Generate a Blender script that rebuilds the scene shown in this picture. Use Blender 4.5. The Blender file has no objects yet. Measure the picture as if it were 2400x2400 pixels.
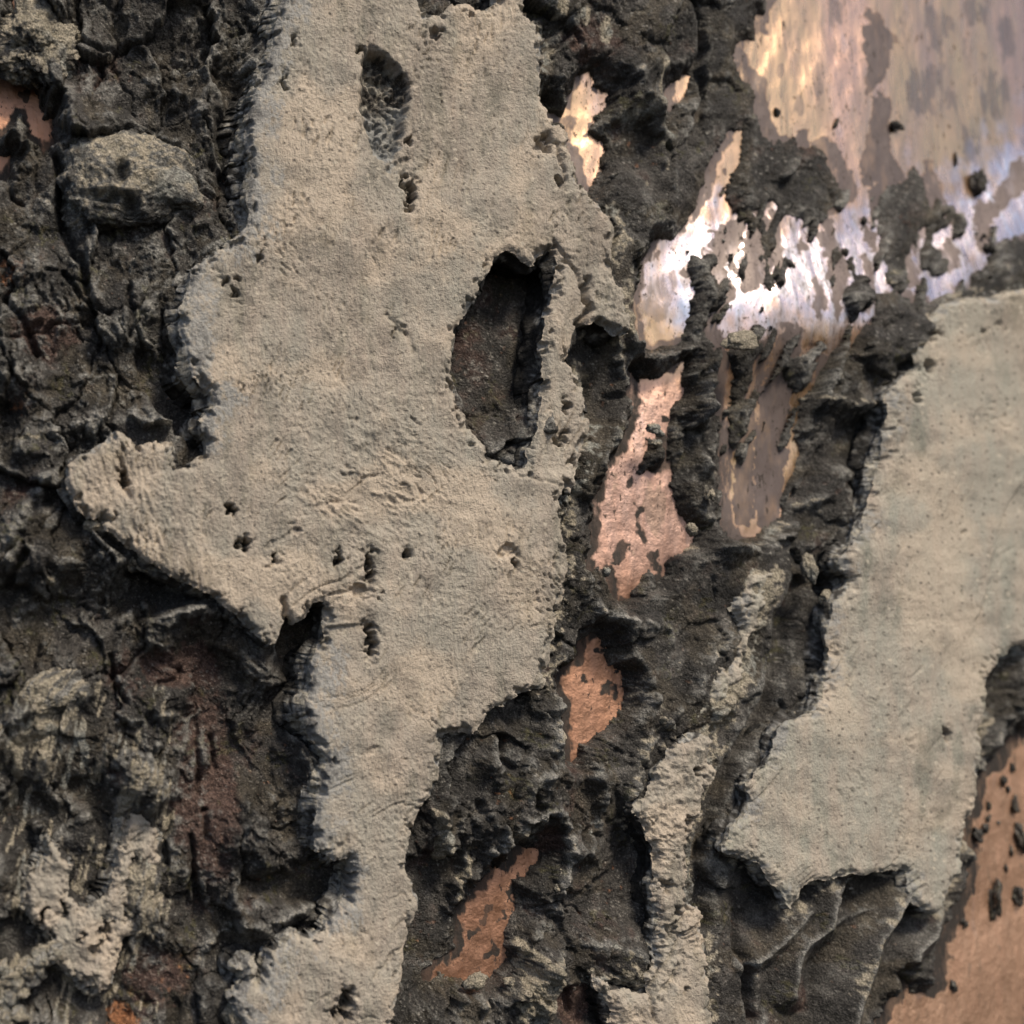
import bpy, math, time
import numpy as np

# ---------------------------------------------------------------- camera, sky, sun, exposure
SC = bpy.context.scene
K = 1.25e-4            # metres per photo pixel (2400 px photo = 0.30 m at the middle)
D = 3200.0             # camera distance from the middle of the panel, in photo pixels
ZC = 1.30              # height of the middle of the panel above the ground, metres
SUN_AZ, SUN_EL = 134.0, 54.0      # compass degrees from +Y towards +X, elevation

cam_d = bpy.data.cameras.new('camera')
cam = bpy.data.objects.new('camera', cam_d)
SC.collection.objects.link(cam)
cam.location = (0, -D * K, ZC)
cam.rotation_euler = (math.pi / 2, 0, 0)
cam_d.sensor_width = 36.0
cam_d.angle = 2 * math.atan(1200.0 / D)
cam_d.clip_start = 0.01
cam_d.clip_end = 2000.0
cam_d.dof.use_dof = True
cam_d.dof.focus_distance = (D - 120) * K
cam_d.dof.aperture_fstop = 9.5
SC.camera = cam

world = bpy.data.worlds.new('World')
SC.world = world
world.use_nodes = True
wn = world.node_tree
bg = wn.nodes['Background']
sky = wn.nodes.new('ShaderNodeTexSky')
sky.sky_type = 'NISHITA'
sky.sun_disc = False
sky.sun_elevation = math.radians(SUN_EL)
sky.sun_rotation = math.radians(SUN_AZ)
sky.air_density = 1.0
sky.dust_density = 3.0
sky.ozone_density = 1.0
wn.links.new(sky.outputs[0], bg.inputs[0])
bg.inputs[1].default_value = 0.085

sun_d = bpy.data.lights.new('sun', 'SUN')
sun_d.energy = 2.75
sun_d.angle = math.radians(13)
sun_d.color = (1.0, 0.87, 0.69)
sun = bpy.data.objects.new('sun', sun_d)
SC.collection.objects.link(sun)
_a, _e = math.radians(SUN_AZ), math.radians(SUN_EL)
SDIR = (math.cos(_e) * math.sin(_a), math.cos(_e) * math.cos(_a), math.sin(_e))
from mathutils import Vector
sun.rotation_euler = Vector(SDIR).to_track_quat('Z', 'Y').to_euler()
sun.location = (0.6, -0.4, 2.0)

SC.view_settings.view_transform = 'Standard'
SC.view_settings.look = 'None'
SC.view_settings.gamma = 1.0
SC.view_settings.exposure = 0.36
SC.view_settings.use_curve_mapping = False
SC.render.engine = 'CYCLES'

# ---------------------------------------------------------------- numpy noise
F = np.float32
_rng = np.random.RandomState(7)
PERM = np.concatenate([_rng.permutation(256)] * 3).astype(np.int32)
G2 = np.stack([np.cos(np.arange(256) * 2 * np.pi / 256), np.sin(np.arange(256) * 2 * np.pi / 256)], 1).astype(F)
G2 = G2[_rng.permutation(256)]
_g = _rng.normal(size=(256, 3)); G3 = (_g / np.linalg.norm(_g, axis=1, keepdims=True)).astype(F)
RND = _rng.rand(256).astype(F)

def perlin2(x, y, seed=0):
    x = np.asarray(x, F); y = np.asarray(y, F)
    xi = np.floor(x).astype(np.int32); yi = np.floor(y).astype(np.int32)
    xf = x - xi; yf = y - yi
    u = xf * xf * xf * (xf * (xf * 6 - 15) + 10); v = yf * yf * yf * (yf * (yf * 6 - 15) + 10)
    xi = (xi + seed * 37) & 255; yi = (yi + seed * 91) & 255
    x1 = (xi + 1) & 255; y1 = (yi + 1) & 255
    def gr(a, b, fx, fy):
        g = G2[PERM[PERM[a] + b]]
        return g[..., 0] * fx + g[..., 1] * fy
    a = gr(xi, yi, xf, yf); b = gr(x1, yi, xf - 1, yf)
    c = gr(xi, y1, xf, yf - 1); d = gr(x1, y1, xf - 1, yf - 1)
    t = a + u * (b - a)
    return (t + v * (c + u * (d - c) - t)) * 1.5

def perlin3(x, y, z, seed=0):
    P = [np.asarray(q, F) for q in (x, y, z)]
    I = [np.floor(q).astype(np.int32) for q in P]
    f = [P[i] - I[i] for i in range(3)]
    w = [q * q * q * (q * (q * 6 - 15) + 10) for q in f]
    I = [(I[0] + seed * 37) & 255, (I[1] + seed * 91) & 255, (I[2] + seed * 17) & 255]
    out = 0
    for dx in (0, 1):
        for dy in (0, 1):
            for dz in (0, 1):
                g = G3[PERM[PERM[PERM[(I[0] + dx) & 255] + ((I[1] + dy) & 255)] + ((I[2] + dz) & 255)]]
                d = g[..., 0] * (f[0] - dx) + g[..., 1] * (f[1] - dy) + g[..., 2] * (f[2] - dz)
                out = out + d * (w[0] if dx else 1 - w[0]) * (w[1] if dy else 1 - w[1]) * (w[2] if dz else 1 - w[2])
    return out * 1.5

def fbm(x, y, s, oct=4, seed=0, gain=.5):
    o = 0; a = 1.0; f = 1.0 / s
    for i in range(oct):
        o = o + a * perlin2(x * f + 13.7 * i, y * f + 7.3 * i, seed + i); a *= gain; f *= 2.03
    return o

def ridged(x, y, s, oct=4, seed=0, gain=.5):
    o = 0; a = 1.0; f = 1.0 / s
    for i in range(oct):
        o = o + a * (1 - 2 * np.abs(perlin2(x * f + 3.7 * i, y * f + 9.1 * i, seed + i))); a *= gain; f *= 2.1
    return o

def worley(x, y, s, seed=0):
    """F1, F2, cell random, offset to the cell point"""
    x = np.asarray(x / s, F); y = np.asarray(y / s, F)
    xi = np.floor(x).astype(np.int32); yi = np.floor(y).astype(np.int32)
    f1 = np.full(x.shape, 9, F); f2 = f1.copy(); cid = np.zeros(x.shape, np.int32)
    ox = np.zeros(x.shape, F); oy = ox.copy()
    for dx in (-1, 0, 1):
        for dy in (-1, 0, 1):
            cx = xi + dx; cy = yi + dy
            h = PERM[PERM[(cx + seed * 31) & 255] + ((cy + seed * 57) & 255)]
            px = cx + RND[h]; py = cy + RND[(h * 7 + 53) & 255]
            ddx = x - px; ddy = y - py
            d = ddx * ddx + ddy * ddy
            m = d < f1
            f2 = np.where(m, f1, np.minimum(f2, d)); f1 = np.where(m, d, f1)
            cid = np.where(m, h, cid); ox = np.where(m, ddx, ox); oy = np.where(m, ddy, oy)
    return np.sqrt(f1), np.sqrt(f2), cid, ox, oy

def facets(x, y, s, seed, tilt=1.0):
    f1, f2, c, ox, oy = worley(x, y, s, seed)
    a = RND[(c * 3 + 11) & 255] * 2 * np.pi
    return RND[(c * 5 + 29) & 255] - .5 + tilt * (np.cos(a) * ox + np.sin(a) * oy), f2 - f1

def sstep(a, b, x):
    t = np.clip((x - a) / (b - a), 0, 1)
    return t * t * (3 - 2 * t)

# ---------------------------------------------------------------- rasters of outlines (photo pixels)
R0, R1, RS = -200.0, 2600.0, 4.0
RN = int((R1 - R0) / RS) + 1
_rx = (R0 + RS * np.arange(RN)).astype(F)
RX, RY = np.meshgrid(_rx, _rx)

def seg_dist(pts, X, Y, closed):
    d = np.full(X.shape, 1e12, F); n = len(pts)
    for i in range(n if closed else n - 1):
        ax, ay = pts[i]; bx, by = pts[(i + 1) % n]
        ex, ey = bx - ax, by - ay
        L = ex * ex + ey * ey + 1e-9
        t = np.clip(((X - ax) * ex + (Y - ay) * ey) / L, 0, 1)
        d = np.minimum(d, (X - ax - t * ex) ** 2 + (Y - ay - t * ey) ** 2)
    return np.sqrt(d)

def _window(pts, m):
    p = np.array(pts, F)
    i0 = max(0, int((p[:, 0].min() - m - R0) / RS)); i1 = min(RN, int((p[:, 0].max() + m - R0) / RS) + 2)
    j0 = max(0, int((p[:, 1].min() - m - R0) / RS)); j1 = min(RN, int((p[:, 1].max() + m - R0) / RS) + 2)
    return slice(j0, j1), slice(i0, i1)

def poly_sdf(pts, m=140):
    """raster of signed distance, positive inside"""
    out = np.full((RN, RN), -float(m), F)
    w = _window(pts, m); X = RX[w]; Y = RY[w]
    d = np.minimum(seg_dist(pts, X, Y, True), m)
    ins = np.zeros(X.shape, bool); n = len(pts)
    for i in range(n):
        ax, ay = pts[i]; bx, by = pts[(i + 1) % n]
        if ay == by: continue
        ins ^= ((ay > Y) != (by > Y)) & (X < (bx - ax) * (Y - ay) / (by - ay) + ax)
    full = poly_sdf_far(pts, X, Y) if False else d
    out[w] = np.where(ins, full, -d)
    return out

def line_dist(pts, m=160):
    out = np.full((RN, RN), float(m), F)
    w = _window(pts, m)
    out[w] = np.minimum(seg_dist(pts, RX[w], RY[w], False), m)
    return out

def samp(r, x, y):
    fx = np.clip((x - R0) / RS, 0, RN - 1.001); fy = np.clip((y - R0) / RS, 0, RN - 1.001)
    i = fx.astype(np.int32); j = fy.astype(np.int32); fx = fx - i; fy = fy - j
    return (r[j, i] * (1 - fx) + r[j, i + 1] * fx) * (1 - fy) + (r[j + 1, i] * (1 - fx) + r[j + 1, i + 1] * fx) * fy

# ---------------------------------------------------------------- the curved panel: depth as a function of x, leaning back
LEAN = math.tan(math.radians(7.0))
_xs = np.linspace(-2600, 2600, 2001)
_yaw = np.radians(17 + 8 / (1 + np.exp(-(_xs + 100) / 350)) + 15 / (1 + np.exp(-(_xs - 900) / 220)))
_yb = np.concatenate([[0], np.cumsum((np.tan(_yaw[1:]) + np.tan(_yaw[:-1])) / 2 * np.diff(_xs))])
_yb -= np.interp(0, _xs, _yb)

def base_y(x): return np.interp(x, _xs, _yb)
def base_normal(x):
    s = np.tan(np.interp(x, _xs, _yaw)); n = np.sqrt(s * s + 1 + LEAN * LEAN)
    return np.stack([s / n, -1 / n, LEAN / n], -1)

def on_panel(px, py, h=0.0):
    """photo pixel -> point on the surface lying h above the copper, and the normal there"""
    px = np.asarray(px, np.float64); py = np.asarray(py, np.float64)
    dx = (px - 1200) / D; dz = (1200 - py) / D
    t = np.full(px.shape, D)
    for _ in range(14):
        x = dx * t; z = dz * t
        n = base_normal(x)
        f = (t - D) - (base_y(x) + LEAN * z) - h / n[..., 1]      # h along the normal, measured in depth
        s = np.tan(np.interp(x, _xs, _yaw))
        t = t - f / (1 - s * dx - LEAN * dz)
    x = dx * t; z = dz * t
    return np.stack([x, t - D, z], -1), base_normal(x)

def project(P):
    t = P[..., 1] + D
    return 1200 + D * P[..., 0] / t, 1200 - D * P[..., 2] / t

def to_world(P):
    W = P * K
    W[..., 2] += ZC
    return W

# ---------------------------------------------------------------- mesh helpers
COL = SC.collection
def mesh_obj(name, V, Fc, mat, parent=None, attrs=None, smooth=True, origin=None):
    """V in photo-pixel space (n,3); Fc (m,4) or (m,3) indices"""
    W = to_world(np.array(V, np.float64))
    if origin is None: origin = W.mean(0)
    base = np.array(parent.location) if parent else np.zeros(3)
    me = bpy.data.meshes.new(name)
    n, m = len(W), len(Fc); k = Fc.shape[1]
    me.vertices.add(n); me.vertices.foreach_set('co', (W - origin).astype(F).ravel())
    me.loops.add(m * k); me.loops.foreach_set('vertex_index', Fc.astype(np.int32).ravel())
    me.polygons.add(m)
    me.polygons.foreach_set('loop_start', np.arange(0, m * k, k, dtype=np.int32))
    me.polygons.foreach_set('use_smooth', np.full(m, smooth))
    for an, av in (attrs or {}).items():
        if an == 'col':
            a = me.attributes.new(an, 'FLOAT_COLOR', 'POINT')
            a.data.foreach_set('color', np.concatenate([np.asarray(av, F), np.ones((n, 1), F)], 1).ravel())
        else:
            a = me.attributes.new(an, 'FLOAT', 'POINT'); a.data.foreach_set('value', np.asarray(av, F).ravel())
    me.update(calc_edges=True); me.validate()
    me.materials.append(mat)
    o = bpy.data.objects.new(name, me); COL.objects.link(o)
    o.location = origin - base
    if parent: o.parent = parent
    return o

def tag(o, label=None, cat=None, group=None, kind=None):
    for k_, v in (('label', label), ('category', cat), ('group', group), ('kind', kind)):
        if v: o[k_] = v
    return o

def empty(name, P):
    o = bpy.data.objects.new(name, None); o.empty_display_size = .02
    COL.objects.link(o); o.location = to_world(np.array(P, np.float64)); return o

def compact(mask_cells, nx):
    """cells (ny-1,nx-1) bool -> faces with compact vertex indices, kept vertex ids"""
    j, i = np.nonzero(mask_cells)
    a = j * nx + i
    q = np.stack([a, a + nx, a + nx + 1, a + 1], 1)
    ids, inv = np.unique(q, return_inverse=True)
    return inv.reshape(-1, 4), ids

# ---------------------------------------------------------------- materials
class NT:
    def __init__(s, name):
        s.m = bpy.data.materials.new(name); s.m.use_nodes = True
        s.t = s.m.node_tree; s.b = s.t.nodes['Principled BSDF']
        s.co = s.t.nodes.new('ShaderNodeTexCoord').outputs['Object']
    def n(s, ty, **kw):
        o = s.t.nodes.new(ty)
        for k_, v in kw.items(): setattr(o, k_, v)
        return o
    def put(s, sock, v):
        if isinstance(v, bpy.types.NodeSocket): s.t.links.new(v, sock)
        elif isinstance(v, (tuple, list)) and len(v) == 3 and sock.type == 'RGBA': sock.default_value = (*v, 1)
        else: sock.default_value = v
    def mapped(s, sc, rot=(0, 0, 0), loc=(0, 0, 0)):
        o = s.n('ShaderNodeMapping'); s.put(o.inputs[0], s.co)
        o.inputs['Location'].default_value = loc
        o.inputs['Rotation'].default_value = rot; o.inputs['Scale'].default_value = sc if isinstance(sc, tuple) else (sc,) * 3
        return o.outputs[0]
    def noise(s, sc, det=5, rough=.55, dist=0.0, vec=None, **kw):
        o = s.n('ShaderNodeTexNoise'); s.put(o.inputs['Vector'], vec if vec is not None else s.mapped(sc, **kw))
        if vec is None: o.inputs['Scale'].default_value = 1
        else: o.inputs['Scale'].default_value = sc
        o.inputs['Detail'].default_value = det; o.inputs['Roughness'].default_value = rough; o.inputs['Distortion'].default_value = dist
        return o.outputs[0]
    def vor(s, sc, feature='F1', **kw):
        o = s.n('ShaderNodeTexVoronoi', feature=feature); s.put(o.inputs['Vector'], s.mapped(sc, **kw)); o.inputs['Scale'].default_value = 1
        return o.outputs[0]
    def attr(s, name):
        return s.n('ShaderNodeAttribute', attribute_name=name).outputs['Fac']
    def math(s, op, a, b=0.0, c=None, clamp=False):
        o = s.n('ShaderNodeMath', operation=op, use_clamp=clamp); s.put(o.inputs[0], a); s.put(o.inputs[1], b)
        if c is not None: s.put(o.inputs[2], c)
        return o.outputs[0]
    def rng(s, v, a, b, c=0.0, d=1.0, smooth=False):
        o = s.n('ShaderNodeMapRange'); o.clamp = True
        if smooth: o.interpolation_type = 'SMOOTHSTEP'
        for i, q in enumerate((v, a, b, c, d)): s.put(o.inputs[i], q)
        return o.outputs[0]
    def mix(s, f, a, b, blend='MIX'):
        o = s.n('ShaderNodeMix', data_type='RGBA', blend_type=blend, clamp_factor=True)
        s.put(o.inputs[0], f); s.put(o.inputs[6], a); s.put(o.inputs[7], b)
        return o.outputs[2]
    def bump(s, h, dist, strength=1.0, normal=None):
        o = s.n('ShaderNodeBump'); s.put(o.inputs['Height'], h); o.inputs['Distance'].default_value = dist
        o.inputs['Strength'].default_value = strength
        if normal is not None: s.put(o.inputs['Normal'], normal)
        return o.outputs[0]
    def done(s, col, rough=.9, normal=None, metal=0.0, spec=.3):
        s.put(s.b.inputs['Base Color'], col); s.put(s.b.inputs['Roughness'], rough); s.put(s.b.inputs['Metallic'], metal)
        s.put(s.b.inputs['Specular IOR Level'], spec)
        if normal is not None: s.put(s.b.inputs['Normal'], normal)
        return s.m

def px(n): return 1.0 / (n * K)          # noise scale whose feature is about n photo pixels

def mortar_material(name, relief=3.7):
    t = NT(name)
    col = t.n('ShaderNodeAttribute', attribute_name='col').outputs['Color']
    grain = t.noise(px(6.0), 3, .7)
    streak = t.noise((px(8), px(8), px(44)), 3, .6, rot=(0, .06, 0))
    col = t.mix(t.math('MULTIPLY', t.rng(grain, .53, .74), .42), col, (.62, .55, .45))
    col = t.mix(t.math('MULTIPLY', t.rng(grain, .46, .28), .45), col, (.15, .13, .105))
    h = t.math('ADD', t.math('MULTIPLY', grain, 1.5), t.math('MULTIPLY', streak, t.attr('brush')))
    return t.done(col, .95, t.bump(h, relief * K, 1.0), spec=.15)

def crust_material(name):
    t = NT(name)
    col = t.n('ShaderNodeAttribute', attribute_name='col').outputs['Color']
    fine = t.noise(px(14), 4, .7)
    grit = t.noise(px(4.6), 2, .7)
    col = t.mix(t.rng(grit, .42, .70, 0, 1), t.mix(1.0, col, (.62, .62, .62), 'MULTIPLY'), t.mix(1.0, col, (1.55, 1.53, 1.5), 'MULTIPLY'))
    col = t.mix(t.math('MULTIPLY', t.rng(grit, .64, .70), .45), col, (.36, .345, .315))
    h = t.math('ADD', t.math('MULTIPLY', fine, 3.2), t.math('MULTIPLY', grit, 1.4))
    return t.done(col, t.rng(fine, .3, .7, .5, .9), t.bump(h, 5.6 * K, 1.0), spec=.4)

def edge_material(name):
    t = NT(name)
    col = t.n('ShaderNodeAttribute', attribute_name='col').outputs['Color']
    fine = t.noise(px(10), 4, .7)
    col = t.mix(t.rng(fine, .38, .66), t.mix(1.0, col, (.55, .55, .55), 'MULTIPLY'), t.mix(1.0, col, (1.4, 1.4, 1.4), 'MULTIPLY'))
    return t.done(col, .9, t.bump(fine, 8.0 * K, 1.0), spec=.3)

def copper_material(name):
    t = NT(name)
    big = t.noise((px(240), px(240), px(600)), 3)
    streak = t.noise((px(26), px(26), px(170)), 5, .6, dist=.3)
    fine = t.noise((px(7), px(7), px(14)), 4, .7)
    mid = t.noise((px(60), px(60), px(150)), 5, .62)
    bare = t.mix(t.rng(big, .4, .6), (.88, .59, .35), (.87, .56, .41))
    bare = t.mix(t.attr('dull'), bare, t.mix(t.rng(mid, .35, .65), (.46, .255, .165), (.58, .335, .225)))
    bare = t.mix(t.math('MULTIPLY', t.attr('pink'), t.attr('dull')), bare, t.mix(t.rng(mid, .35, .65), (.50, .335, .275), (.62, .43, .36)))
    bare = t.mix(t.attr('plain'), bare, (.80, .52, .36))
    glare_fac = t.rng(t.math('ADD', t.attr('sky_glare'), t.math('MULTIPLY', t.math('SUBTRACT', mid, .5), 1.6)), .22, .95)
    bare = t.mix(glare_fac, bare, t.mix(t.rng(streak, .46, .66), (.82, .70, .72), (.72, .83, 1.0)))  # white-blue sky reflection painted into the copper's base colour
    bare = t.mix(t.math('MULTIPLY', t.rng(streak, .45, .7), .25), bare, (.66, .40, .30))
    tn = t.math('ADD', t.attr('tarnish'), t.math('MULTIPLY', t.math('SUBTRACT', streak, .5), .55))
    tn = t.math('ADD', tn, t.math('MULTIPLY', t.math('SUBTRACT', fine, .5), .25))
    tm = t.math('MULTIPLY', t.rng(tn, .42, .56), t.rng(mid, .25, .5, .7, 1.0))
    film = t.math('MULTIPLY', t.rng(t.math('ADD', t.math('MULTIPLY', t.attr('film'), .55), t.math('MULTIPLY', t.math('SUBTRACT', t.noise((px(45), px(45), px(110)), 4, .6, dist=.8), .5), 2.6)), .32, .46), .62)
    spk = t.math('MULTIPLY', t.rng(fine, .59, .63), t.rng(mid, .46, .56))
    spk = t.math('MULTIPLY', spk, t.rng(t.attr('plain'), 0, 1, 1, 0))
    spk = t.math('MAXIMUM', spk, t.math('MULTIPLY', t.rng(t.noise((px(16), px(16), px(34)), 4, .6, rot=(0, .5, 0)), .64, .67), t.rng(t.attr('plain'), 0, 1, .9, .1)))
    dark = t.mix(t.attr('dull'), t.mix(mid, (.110, .088, .084), (.20, .158, .145)), (.045, .038, .034))
    col = t.mix(film, bare, (.37, .275, .215))
    col = t.mix(tm, col, dark)
    col = t.mix(spk, col, (.05, .04, .035))
    rough = t.rng(streak, .3, .7, .24, .34)
    rough = t.math('ADD', rough, t.math('MULTIPLY', tm, .22))
    rough = t.math('ADD', rough, t.math('MULTIPLY', t.attr('dull'), .26))
    rough = t.math('ADD', rough, t.math('MULTIPLY', spk, .3), clamp=True)
    metal = t.rng(t.math('MAXIMUM', tm, spk), 0, 1, 1.0, .35)
    h = t.math('ADD', t.math('MULTIPLY', streak, 1.0), t.math('MULTIPLY', fine, .35))
    h = t.math('ADD', h, t.math('MULTIPLY', t.math('MULTIPLY', t.noise(px(22), 4, .65), t.attr('dull')), 1.6))
    return t.done(col, rough, t.bump(h, 2.4 * K, .9), metal, spec=.5)

M_SLAB = mortar_material('beige_mortar')
M_SLAB2 = mortar_material('grey_beige_mortar', 3.0)
M_CRUST = crust_material('charred_crust')
M_EDGE = edge_material('broken_mortar')
M_COPPER = copper_material('copper')

# ---------------------------------------------------------------- outlines traced in photo pixels
SLAB_A = [(662,-60),(662,0),(646,50),(638,104),(609,166),(592,215),(575,290),(580,352),(588,393),(580,455),(584,518),(559,559),(489,592),(451,629),
 (439,679),(422,725),(425,787),(439,833),(455,883),(489,912),(509,945),(489,961),(468,978),(476,1007),(484,1032),(480,1065),(451,1082),(447,1094),
 (414,1096),(402,1065),(410,1036),(397,1032),(364,1032),(331,1044),(315,1036),(290,1011),(269,1007),(257,1024),(215,1048),(178,1073),(149,1102),
 (153,1127),(166,1156),(182,1193),(207,1214),(232,1216),(248,1239),(282,1268),(331,1301),(389,1342),(439,1367),(497,1396),(547,1438),(596,1479),
 (634,1520),(650,1500),(663,1463),(679,1438),(687,1463),(720,1446),(741,1413),(755,1409),(766,1421),(762,1450),(758,1500),(740,1530),(733,1566),
 (727,1600),(716,1654),(722,1712),(742,1745),(766,1770),(770,1786),(752,1820),(747,1880),(739,1923),(737,1960),(745,1997),(766,2006),(787,2018),
 (815,2010),(826,2040),(822,2100),(800,2130),(766,2176),(729,2204),(696,2188),(671,2213),(646,2233),(629,2229),(621,2262),(607,2320),(604,2270),
 (600,2233),(580,2246),(551,2271),(575,2279),(571,2300),(534,2337),(547,2366),(563,2387),(571,2460),(920,2460),(920,2400),(937,2345),(943,2283),
 (949,2221),(961,2180),(978,2151),(982,2122),(970,2089),(974,2072),(957,2047),(953,2014),(961,1973),(974,1915),(1007,1865),(1032,1819),(1032,1766),
 (1028,1728),(1048,1724),(1065,1714),(1090,1714),(1110,1720),(1127,1699),(1148,1675),(1164,1654),(1185,1658),(1197,1637),(1231,1623),(1255,1617),
 (1272,1612),(1280,1600),(1284,1570),(1293,1525),(1301,1483),(1313,1429),(1326,1392),(1332,1351),(1334,1317),(1326,1276),(1317,1243),(1320,1202),
 (1313,1168),(1316,1152),(1330,1135),(1338,1168),(1351,1131),(1359,1098),(1367,1065),(1380,1044),(1388,1015),(1388,986),(1375,957),(1373,924),
 (1367,891),(1351,862),(1338,833),(1342,808),(1351,774),(1363,758),(1409,749),(1433,758),(1458,778),(1479,778),(1487,758),(1479,712),(1467,671),
 (1446,629),(1438,609),(1444,580),(1440,530),(1433,501),(1417,480),(1392,460),(1367,435),(1355,406),(1347,364),(1334,319),(1317,282),(1289,269),
 (1280,248),(1272,232),(1276,166),(1278,133),(1274,112),(1278,83),(1264,54),(1247,33),(1235,8),(1230,-60),(1164,-60),(1164,0),(1144,17),(1123,17),
 (1090,4),(1057,8),(1032,29),(1011,35),(982,12),(980,-60)]
HOLE_A = [(1185,588),(1214,596),(1239,621),(1255,621),(1268,596),(1301,580),(1313,613),(1301,646),(1297,696),(1280,741),(1276,800),(1272,850),
 (1274,903),(1268,978),(1255,1024),(1239,1057),(1243,1077),(1235,1096),(1214,1098),(1197,1090),(1152,1069),(1131,1040),(1106,1007),(1090,974),
 (1073,945),(1065,908),(1061,862),(1057,800),(1069,774),(1098,729),(1119,691),(1131,654),(1156,609)]
SLAB_B = [(2460,670),(2400,679),(2366,683),(2304,696),(2246,700),(2213,712),(2188,745),(2151,778),(2140,820),(2155,862),(2118,883),(2089,908),
 (2076,937),(2089,974),(2076,990),(2072,1032),(2076,1065),(2068,1098),(2055,1131),(2051,1160),(2039,1197),(2031,1231),(2018,1260),(1993,1280),
 (1973,1305),(1985,1338),(2002,1355),(1989,1392),(1960,1413),(1952,1446),(1944,1496),(1956,1529),(1948,1566),(1944,1600),(1935,1637),(1906,1670),
 (1865,1687),(1836,1699),(1824,1737),(1815,1778),(1782,1815),(1757,1840),(1770,1865),(1761,1911),(1720,1940),(1708,1973),(1704,1997),(1741,2006),
 (1790,2031),(1803,2055),(1832,2089),(1861,2130),(1877,2105),(1890,2076),(1911,2064),(1948,2068),(1997,2051),(2051,2047),(2093,2039),(2126,2039),
 (2134,2089),(2142,2118),(2176,2138),(2196,2142),(2221,2134),(2233,2084),(2254,2047),(2262,2022),(2254,2006),(2258,1969),(2271,1923),(2287,1886),
 (2291,1832),(2300,1774),(2300,1728),(2291,1716),(2308,1683),(2316,1637),(2322,1600),(2325,1585),(2337,1566),(2345,1541),(2366,1533),(2378,1516),
 (2400,1508),(2460,1490)]
SLAB_C = [(1600,1740),(1658,1724),(1668,1737),(1666,1778),(1679,1807),(1670,1832),(1654,1865),(1645,1910),(1629,1944),(1617,1964),(1612,1993),
 (1614,2060),(1606,2120),(1640,2135),(1650,2145),(1655,2220),(1664,2300),(1670,2460),(1440,2460),(1434,2400),(1438,2366),(1400,2310),(1392,2290),(1410,2290),
 (1440,2320),(1480,2322),(1520,2329),(1525,2287),(1537,2242),(1545,2200),(1549,2159),(1535,2113),(1529,2068),(1545,2018),(1529,1993),(1520,1952),(1483,1906),
 (1500,1882),(1520,1857),(1545,1800),(1570,1760)]
PATCH_D = [(99,1933),(112,2007),(62,2045),(50,2131),(87,2169),(130,2218),(124,2256),(180,2290),(236,2336),(273,2268),(286,2206),(379,2150),(385,2094),(376,2020),(366,1945),(348,1883),
 (310,1852),(292,1902),(283,1970),(273,2026),(248,2094),(215,2128),(186,2125),(155,2094),(168,2026),(118,1976)]
TAN_POLY = [
 ([(1759,1337),(1821,1333),(1833,1340),(1812,1380),(1812,1411),(1793,1448),(1796,1467),(1765,1504),(1762,1548),(1753,1597),(1715,1647),(1684,1666),(1647,1672),(1635,1660),
   (1660,1622),(1690,1573),(1728,1535),(1753,1492),(1746,1467),(1728,1430),(1734,1386),(1728,1368)], 1.0, 0),
 ([(-60,1720),(0,1690),(60,1630),(110,1580),(165,1580),(180,1640),(215,1700),(222,1780),(205,1840),(140,1850),(80,1840),(0,1810),(-60,1820)], .46, 12),
 ([(-60,1800),(30,1830),(90,1850),(105,1930),(90,2000),(60,2050),(30,1950),(-60,1900)], .40, 8),
 ([(-60,2290),(20,2260),(90,2230),(130,2240),(60,2300),(40,2420),(-60,2420)], .7, 12),
 ([(300,1780),(330,1760),(400,1770),(380,1830),(330,1900),(300,1880)], .55, 6),
 ([(1210,2240),(1290,2260),(1310,2300),(1270,2350),(1240,2400),(1200,2420),(1190,2330)], .7, 14),
 ([(1380,2290),(1440,2270),(1520,2250),(1530,2320),(1440,2330),(1400,2310)], .6, 8),
 ([(2085,2050),(2105,2055),(2060,2160),(2025,2215),(2010,2260),(2000,2330),(1975,2360),(1965,2320),(1990,2240),(2040,2150)], .62, 0),
]

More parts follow.
